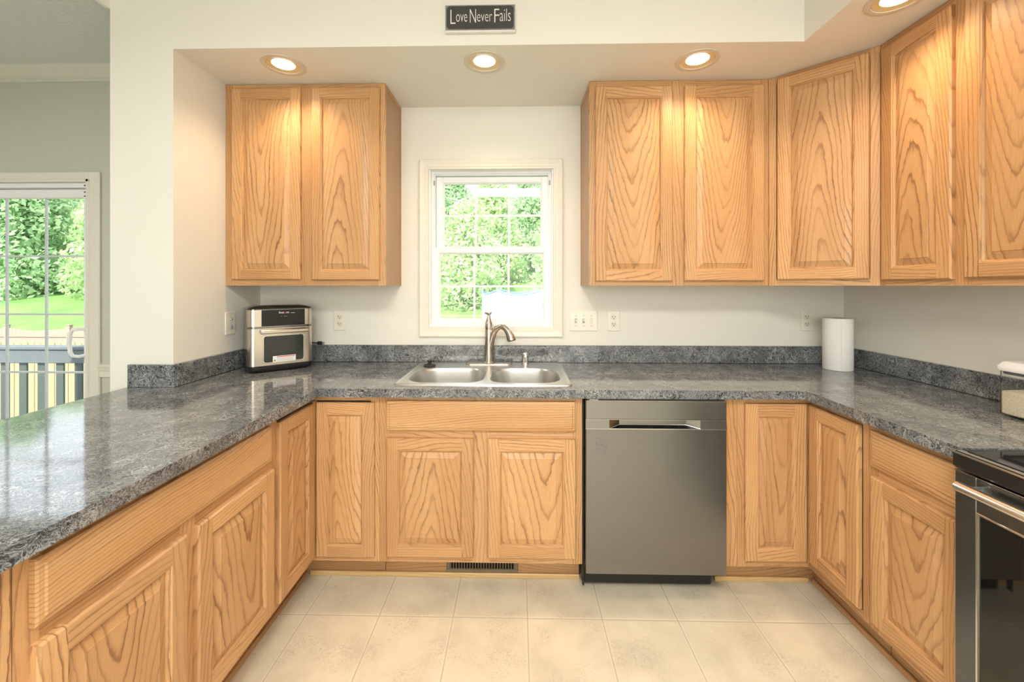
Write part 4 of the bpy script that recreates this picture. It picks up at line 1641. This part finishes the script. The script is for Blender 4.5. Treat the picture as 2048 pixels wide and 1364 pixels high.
# glowing fill panels added on the ceilings, out of view
t = thing('ceiling_fill_panel', 'flush rectangular fill panel added over the middle of the kitchen', 'ceiling light', (0, -2.7, CH))
mb = MB()
mb.box(-.64, .64, -.29, .29, -.09, -.0005, .01)
mb.build('fill_panel_housing', WHITEP, t)
mb = MB()
mb.box(-.61, .61, -.26, .26, -.0985, -.0905, .004)
DIFF = emit('fill_panel_glow', (1.0, .96, .88), 2.0)
mb.build('diffuser', DIFF, t)
t = thing('ceiling_fill_panel', 'flush rectangular fill panel added over the dining area', 'ceiling light', (-3.5, -2.3, CH))  # second added panel, goes with the dining fill
mb = MB()
mb.box(-.44, .44, -.24, .24, -.09, -.0005, .01)
mb.build('fill_panel_housing', WHITEP, t)
mb = MB()
mb.box(-.41, .41, -.21, .21, -.0985, -.0905, .004)
mb.build('diffuser', DIFF, t)


# ------------------------------------------------------------------ outdoors
def ground_z(x, y):
    s = min(1.0, max(0.0, (y - 14.5) / 15.0))
    z = -2.0 + 2.7 * (s * s * (3 - 2 * s) * .5 + s * .5)
    if y > 29.5: z += (y - 29.5) * .17
    return z + .06 * math.sin(x * .35 + y * .22)


mb = MB(); mb.smooth = True
NX, NY = 50, 44
gx = lambda i: -75 + i * 2.4
gyy = lambda j: 0.4 + j * 1.6
for i in range(NX):
    for j in range(NY):
        q = [(gx(i), gyy(j)), (gx(i + 1), gyy(j)), (gx(i + 1), gyy(j + 1)), (gx(i), gyy(j + 1))]
        mb.poly([(x, y, ground_z(x, y)) for x, y in q])
struct(mb.build('ground', GRASS), 'sunlit grass slope rising behind the house', 'lawn')

# deck and its railing outside the sliding door
mb = MB()
for k in range(14):
    mb.box(-9.0, -1.4, .22 + k * .14, .355 + k * .14, -.27, -.235)
struct(mb.build('floor_deck', DECKW), 'grey boarded deck outside the sliding door', 'deck')
t = thing('deck_railing', 'dark grey deck railing with flat balusters outside the sliding door', 'railing', (0, 2.05, -.235))
mb = MB()
mb.box(-9.0, -1.4, -.05, -.012, .745, .895, .006)
mb.box(-9.0, -1.4, -.07, .07, .895, .93, .006)
mb.build('top_rail', RAILT, t)
mb = MB()
mb.box(-9.0, -1.4, -.05, -.012, .02, .11, .006)
mb.build('bottom_rail', RAILT, t)
for k in range(36):
    x = -8.95 + k * .212
    mb = MB()
    mb.box(x - .044, x + .044, -.010, .010, .02, .90, .003)
    mb.build('baluster', RAILP, t)

# yellow board fence below the deck
t = thing('board_fence', 'pale yellow dog-ear board fence standing just beyond the deck', 'fence', (0, 6.4, -2.0))
mb = MB()
for k in range(60):
    x = -15.0 + k * .152
    z1 = 2.12 + .02 * math.sin(k * 1.7)
    mb.prism([(x - .07, .03), (x + .07, .03), (x + .07, z1 - .04), (x + .035, z1), (x - .035, z1), (x - .07, z1 - .04)], 0, .018, 'y')
mb.build('boards', FENCEY, t)
mb = MB()
for z in (.35, 1.1, 1.75): mb.box(-15.1, -5.9, .018, .055, z, z + .09)
mb.build('fence_rails', FENCEY, t)
for k in range(5):
    mb = MB(); x = -15 + k * 2.25
    mb.box(x - .045, x + .045, .055, .145, 0, 2.0)
    mb.build('post', FENCEY, t)

# pink fence across the yard
t = thing('yard_fence', 'pinkish board fence with capped posts across the yard', 'fence', (0, 13.3, -2.05))
for k in range(6):
    x0 = -27.6 + k * 2.51
    mb = MB()
    n = 16
    for i in range(n):
        xa = x0 + .06 + i * (2.51 - .12) / n; xb = xa + (2.51 - .12) / n - .002
        u = (i + .5) / n * 2 - 1
        zt = 1.66 - .0 + .12 * (u * u)
        mb.box(xa, xb, -.01, .012, .06, zt)
    mb.box(x0, x0 + 2.51, .012, .05, 1.38, 1.47)
    mb.box(x0, x0 + 2.51, -.05, -.01, 1.42, 1.47)
    mb.box(x0, x0 + 2.51, .012, .05, .3, .39)
    mb.build('fence_panel', FENCEP, t)
for k in range(7):
    x0 = -27.6 + k * 2.51
    mb = MB()
    mb.box(x0 - .06, x0 + .06, -.06, .06, 0, 1.86)
    mb.box(x0 - .08, x0 + .08, -.08, .08, 1.86, 1.90, .01)
    mb.build('post', FENCEP, t)

# low rail fence seen through the kitchen window
t = thing('rail_fence', 'low pale rail fence behind the trampoline beyond the window', 'fence', (0, 19.6, 0))
gzr = ground_z(0, 19.6)
mb = MB()
for dz in (.45, .95): mb.box(-7, 6, -.02, .02, gzr + dz, gzr + dz + .07)
mb.build('rails', FENCEY, t)
for k in range(6):
    mb = MB(); x = -6.9 + k * 2.55
    mb.box(x - .05, x + .05, -.05, .05, gzr - .1, gzr + 1.08)
    mb.build('post', FENCEY, t)

# trampoline with its net
tx, ty = 0.75, 12.6
t = thing('trampoline', 'round netted trampoline with blue pad seen through the lower window panes', 'trampoline', (tx, ty, -2.0))
RT = 2.05
mb = MB(); mb.smooth = True
ring = lambda r, z: [(r * math.cos(2 * PI * k / 48), r * math.sin(2 * PI * k / 48), z) for k in range(48)]
mb.loft([ring(RT, .80), ring(RT, .86), ring(RT - .28, .86), ring(RT - .28, .80)], False, False)
mb.build('edge_pad', TRAMPF, t)
mb = MB()
mb.poly(ring(RT - .28, .83))
mb.build('bounce_mat', BLACK, t)
mb = MB(); mb.smooth = True
def netring(z, dip=0):
    return [(RT * math.cos(2 * PI * k / 48), RT * math.sin(2 * PI * k / 48), z - dip * abs(math.sin(4 * 2 * PI * k / 48))) for k in range(48)]
mb.loft([netring(.86), netring(2.2), netring(3.22, .14)], False, False)
mb.build('safety_net', NET, t)
mb = MB()
pt = netring(3.22, .14)
mb.tube(pt + [pt[0]], .028, 8)
mb.build('net_hem', TRAMPF, t)
for k in range(8):
    a = 2 * PI * k / 8
    mb = MB()
    x, y = RT * math.cos(a), RT * math.sin(a)
    mb.tube([(x, y, 0.02), (x, y, 3.3)], .019, 8)
    mb.build('pole', WHITEP, t)

# trees
def foliage(seed, h, rad, nblob, nleaf, ls):
    rnd = random.Random(seed)
    mb = MB()
    for bnum in range(nblob):
        f = (bnum + .5) / nblob
        zc = .03 * h + f * h * .91
        env = rad * (math.sin(PI * min(1, .30 + f * .70)) ** .6) * (1.0 - .25 * f)
        a = rnd.uniform(0, 2 * PI)
        rr = env * math.sqrt(rnd.uniform(.05, 1)) * .8
        bc = Vector((rr * math.cos(a), rr * math.sin(a), zc))
        br = rad * rnd.uniform(.26, .42)
        for k in range(nleaf):
            d = Vector((rnd.gauss(0, 1), rnd.gauss(0, 1), rnd.gauss(0, 1)))
            d.normalize()
            p = bc + d * br * rnd.uniform(.65, 1.05) * Vector((1, 1, .75)).length / 1.6
            n = (d + Vector((rnd.gauss(0, .6), rnd.gauss(0, .6), rnd.gauss(0, .6)))).normalized()
            u = n.orthogonal().normalized()
            v = n.cross(u)
            th = rnd.uniform(0, 2 * PI)
            u, v = u * math.cos(th) + v * math.sin(th), v * math.cos(th) - u * math.sin(th)
            s = ls * rnd.uniform(.6, 1.3)
            mb.poly([p - u * s, p - v * s * .5, p + u * s, p + v * s * .5])
    return mb


def trunk(h):
    mb = MB()
    mb.tube([(0, 0, -.4), (.05, 0, h * .25), (-.05, .08, h * .5), (.05, 0, h * .85)], [.20, .16, .11, .03], 8)
    return mb


TREE_KINDS = []
for kk, (seed, h, rad, nb, nl, lsz, lm) in enumerate(((1, 9.5, 3.5, 95, 150, .20, LEAF1), (2, 11.5, 3.6, 110, 150, .22, LEAF2), (3, 7.2, 3.0, 80, 150, .18, LEAF1))):
    fo = foliage(seed, h, rad, nb, nl, lsz).build('foliage', lm)
    tk = trunk(h).build('trunk', BARK)
    TREE_KINDS.append((fo, tk))
first = [True, True, True]


def tree(kind, x, y, s, rz, lab):
    root = thing('tree', lab, 'tree', (x, y, ground_z(x, y) - .05), rz, 'trees on the slope behind the house')
    root.scale = (s, s, s)
    for src in TREE_KINDS[kind]:
        if first[kind]:
            o = src
        else:
            o = src.copy(); C.objects.link(o)
        o.parent = root
    first[kind] = False
    return root


LAB_D = 'leafy green tree on the slope seen through the sliding glass door'
LAB_W = 'leafy green tree on the slope seen through the kitchen window'
rt = random.Random(5)
for k in range(4):
    tree((0, 1)[k % 2], -47.5 + k * 8.3, 29.0 + rt.uniform(-.4, .4), 1.06, rt.uniform(0, 6), LAB_D)
for k in range(4):
    tree((1, 0)[k % 2], -55.2 + k * 9.0, 39.0 + rt.uniform(-.4, .4), 1.15, rt.uniform(0, 6), LAB_D)
for k in range(4):
    tree((2, 2)[k % 2], -10.2 + k * 6.7, 26.0 + rt.uniform(-.4, .4), .94, rt.uniform(0, 6), LAB_W)
for k in range(4):
    tree((0, 0)[k % 2], -10.6 + k * 8.2, 35.0 + rt.uniform(-.4, .4), 1.0, rt.uniform(0, 6), LAB_W)
for k in range(4):
    tree((1, 1)[k % 2], -16.6 + k * 9.0, 45.0 + rt.uniform(-.4, .4), .98, rt.uniform(0, 6), LAB_W)
for k in range(4):
    tree((1, 1)[k % 2], -64.0 + k * 10.4, 50.0 + rt.uniform(-.4, .4), 1.15, rt.uniform(0, 6), LAB_D)

bpy.context.view_layer.update()
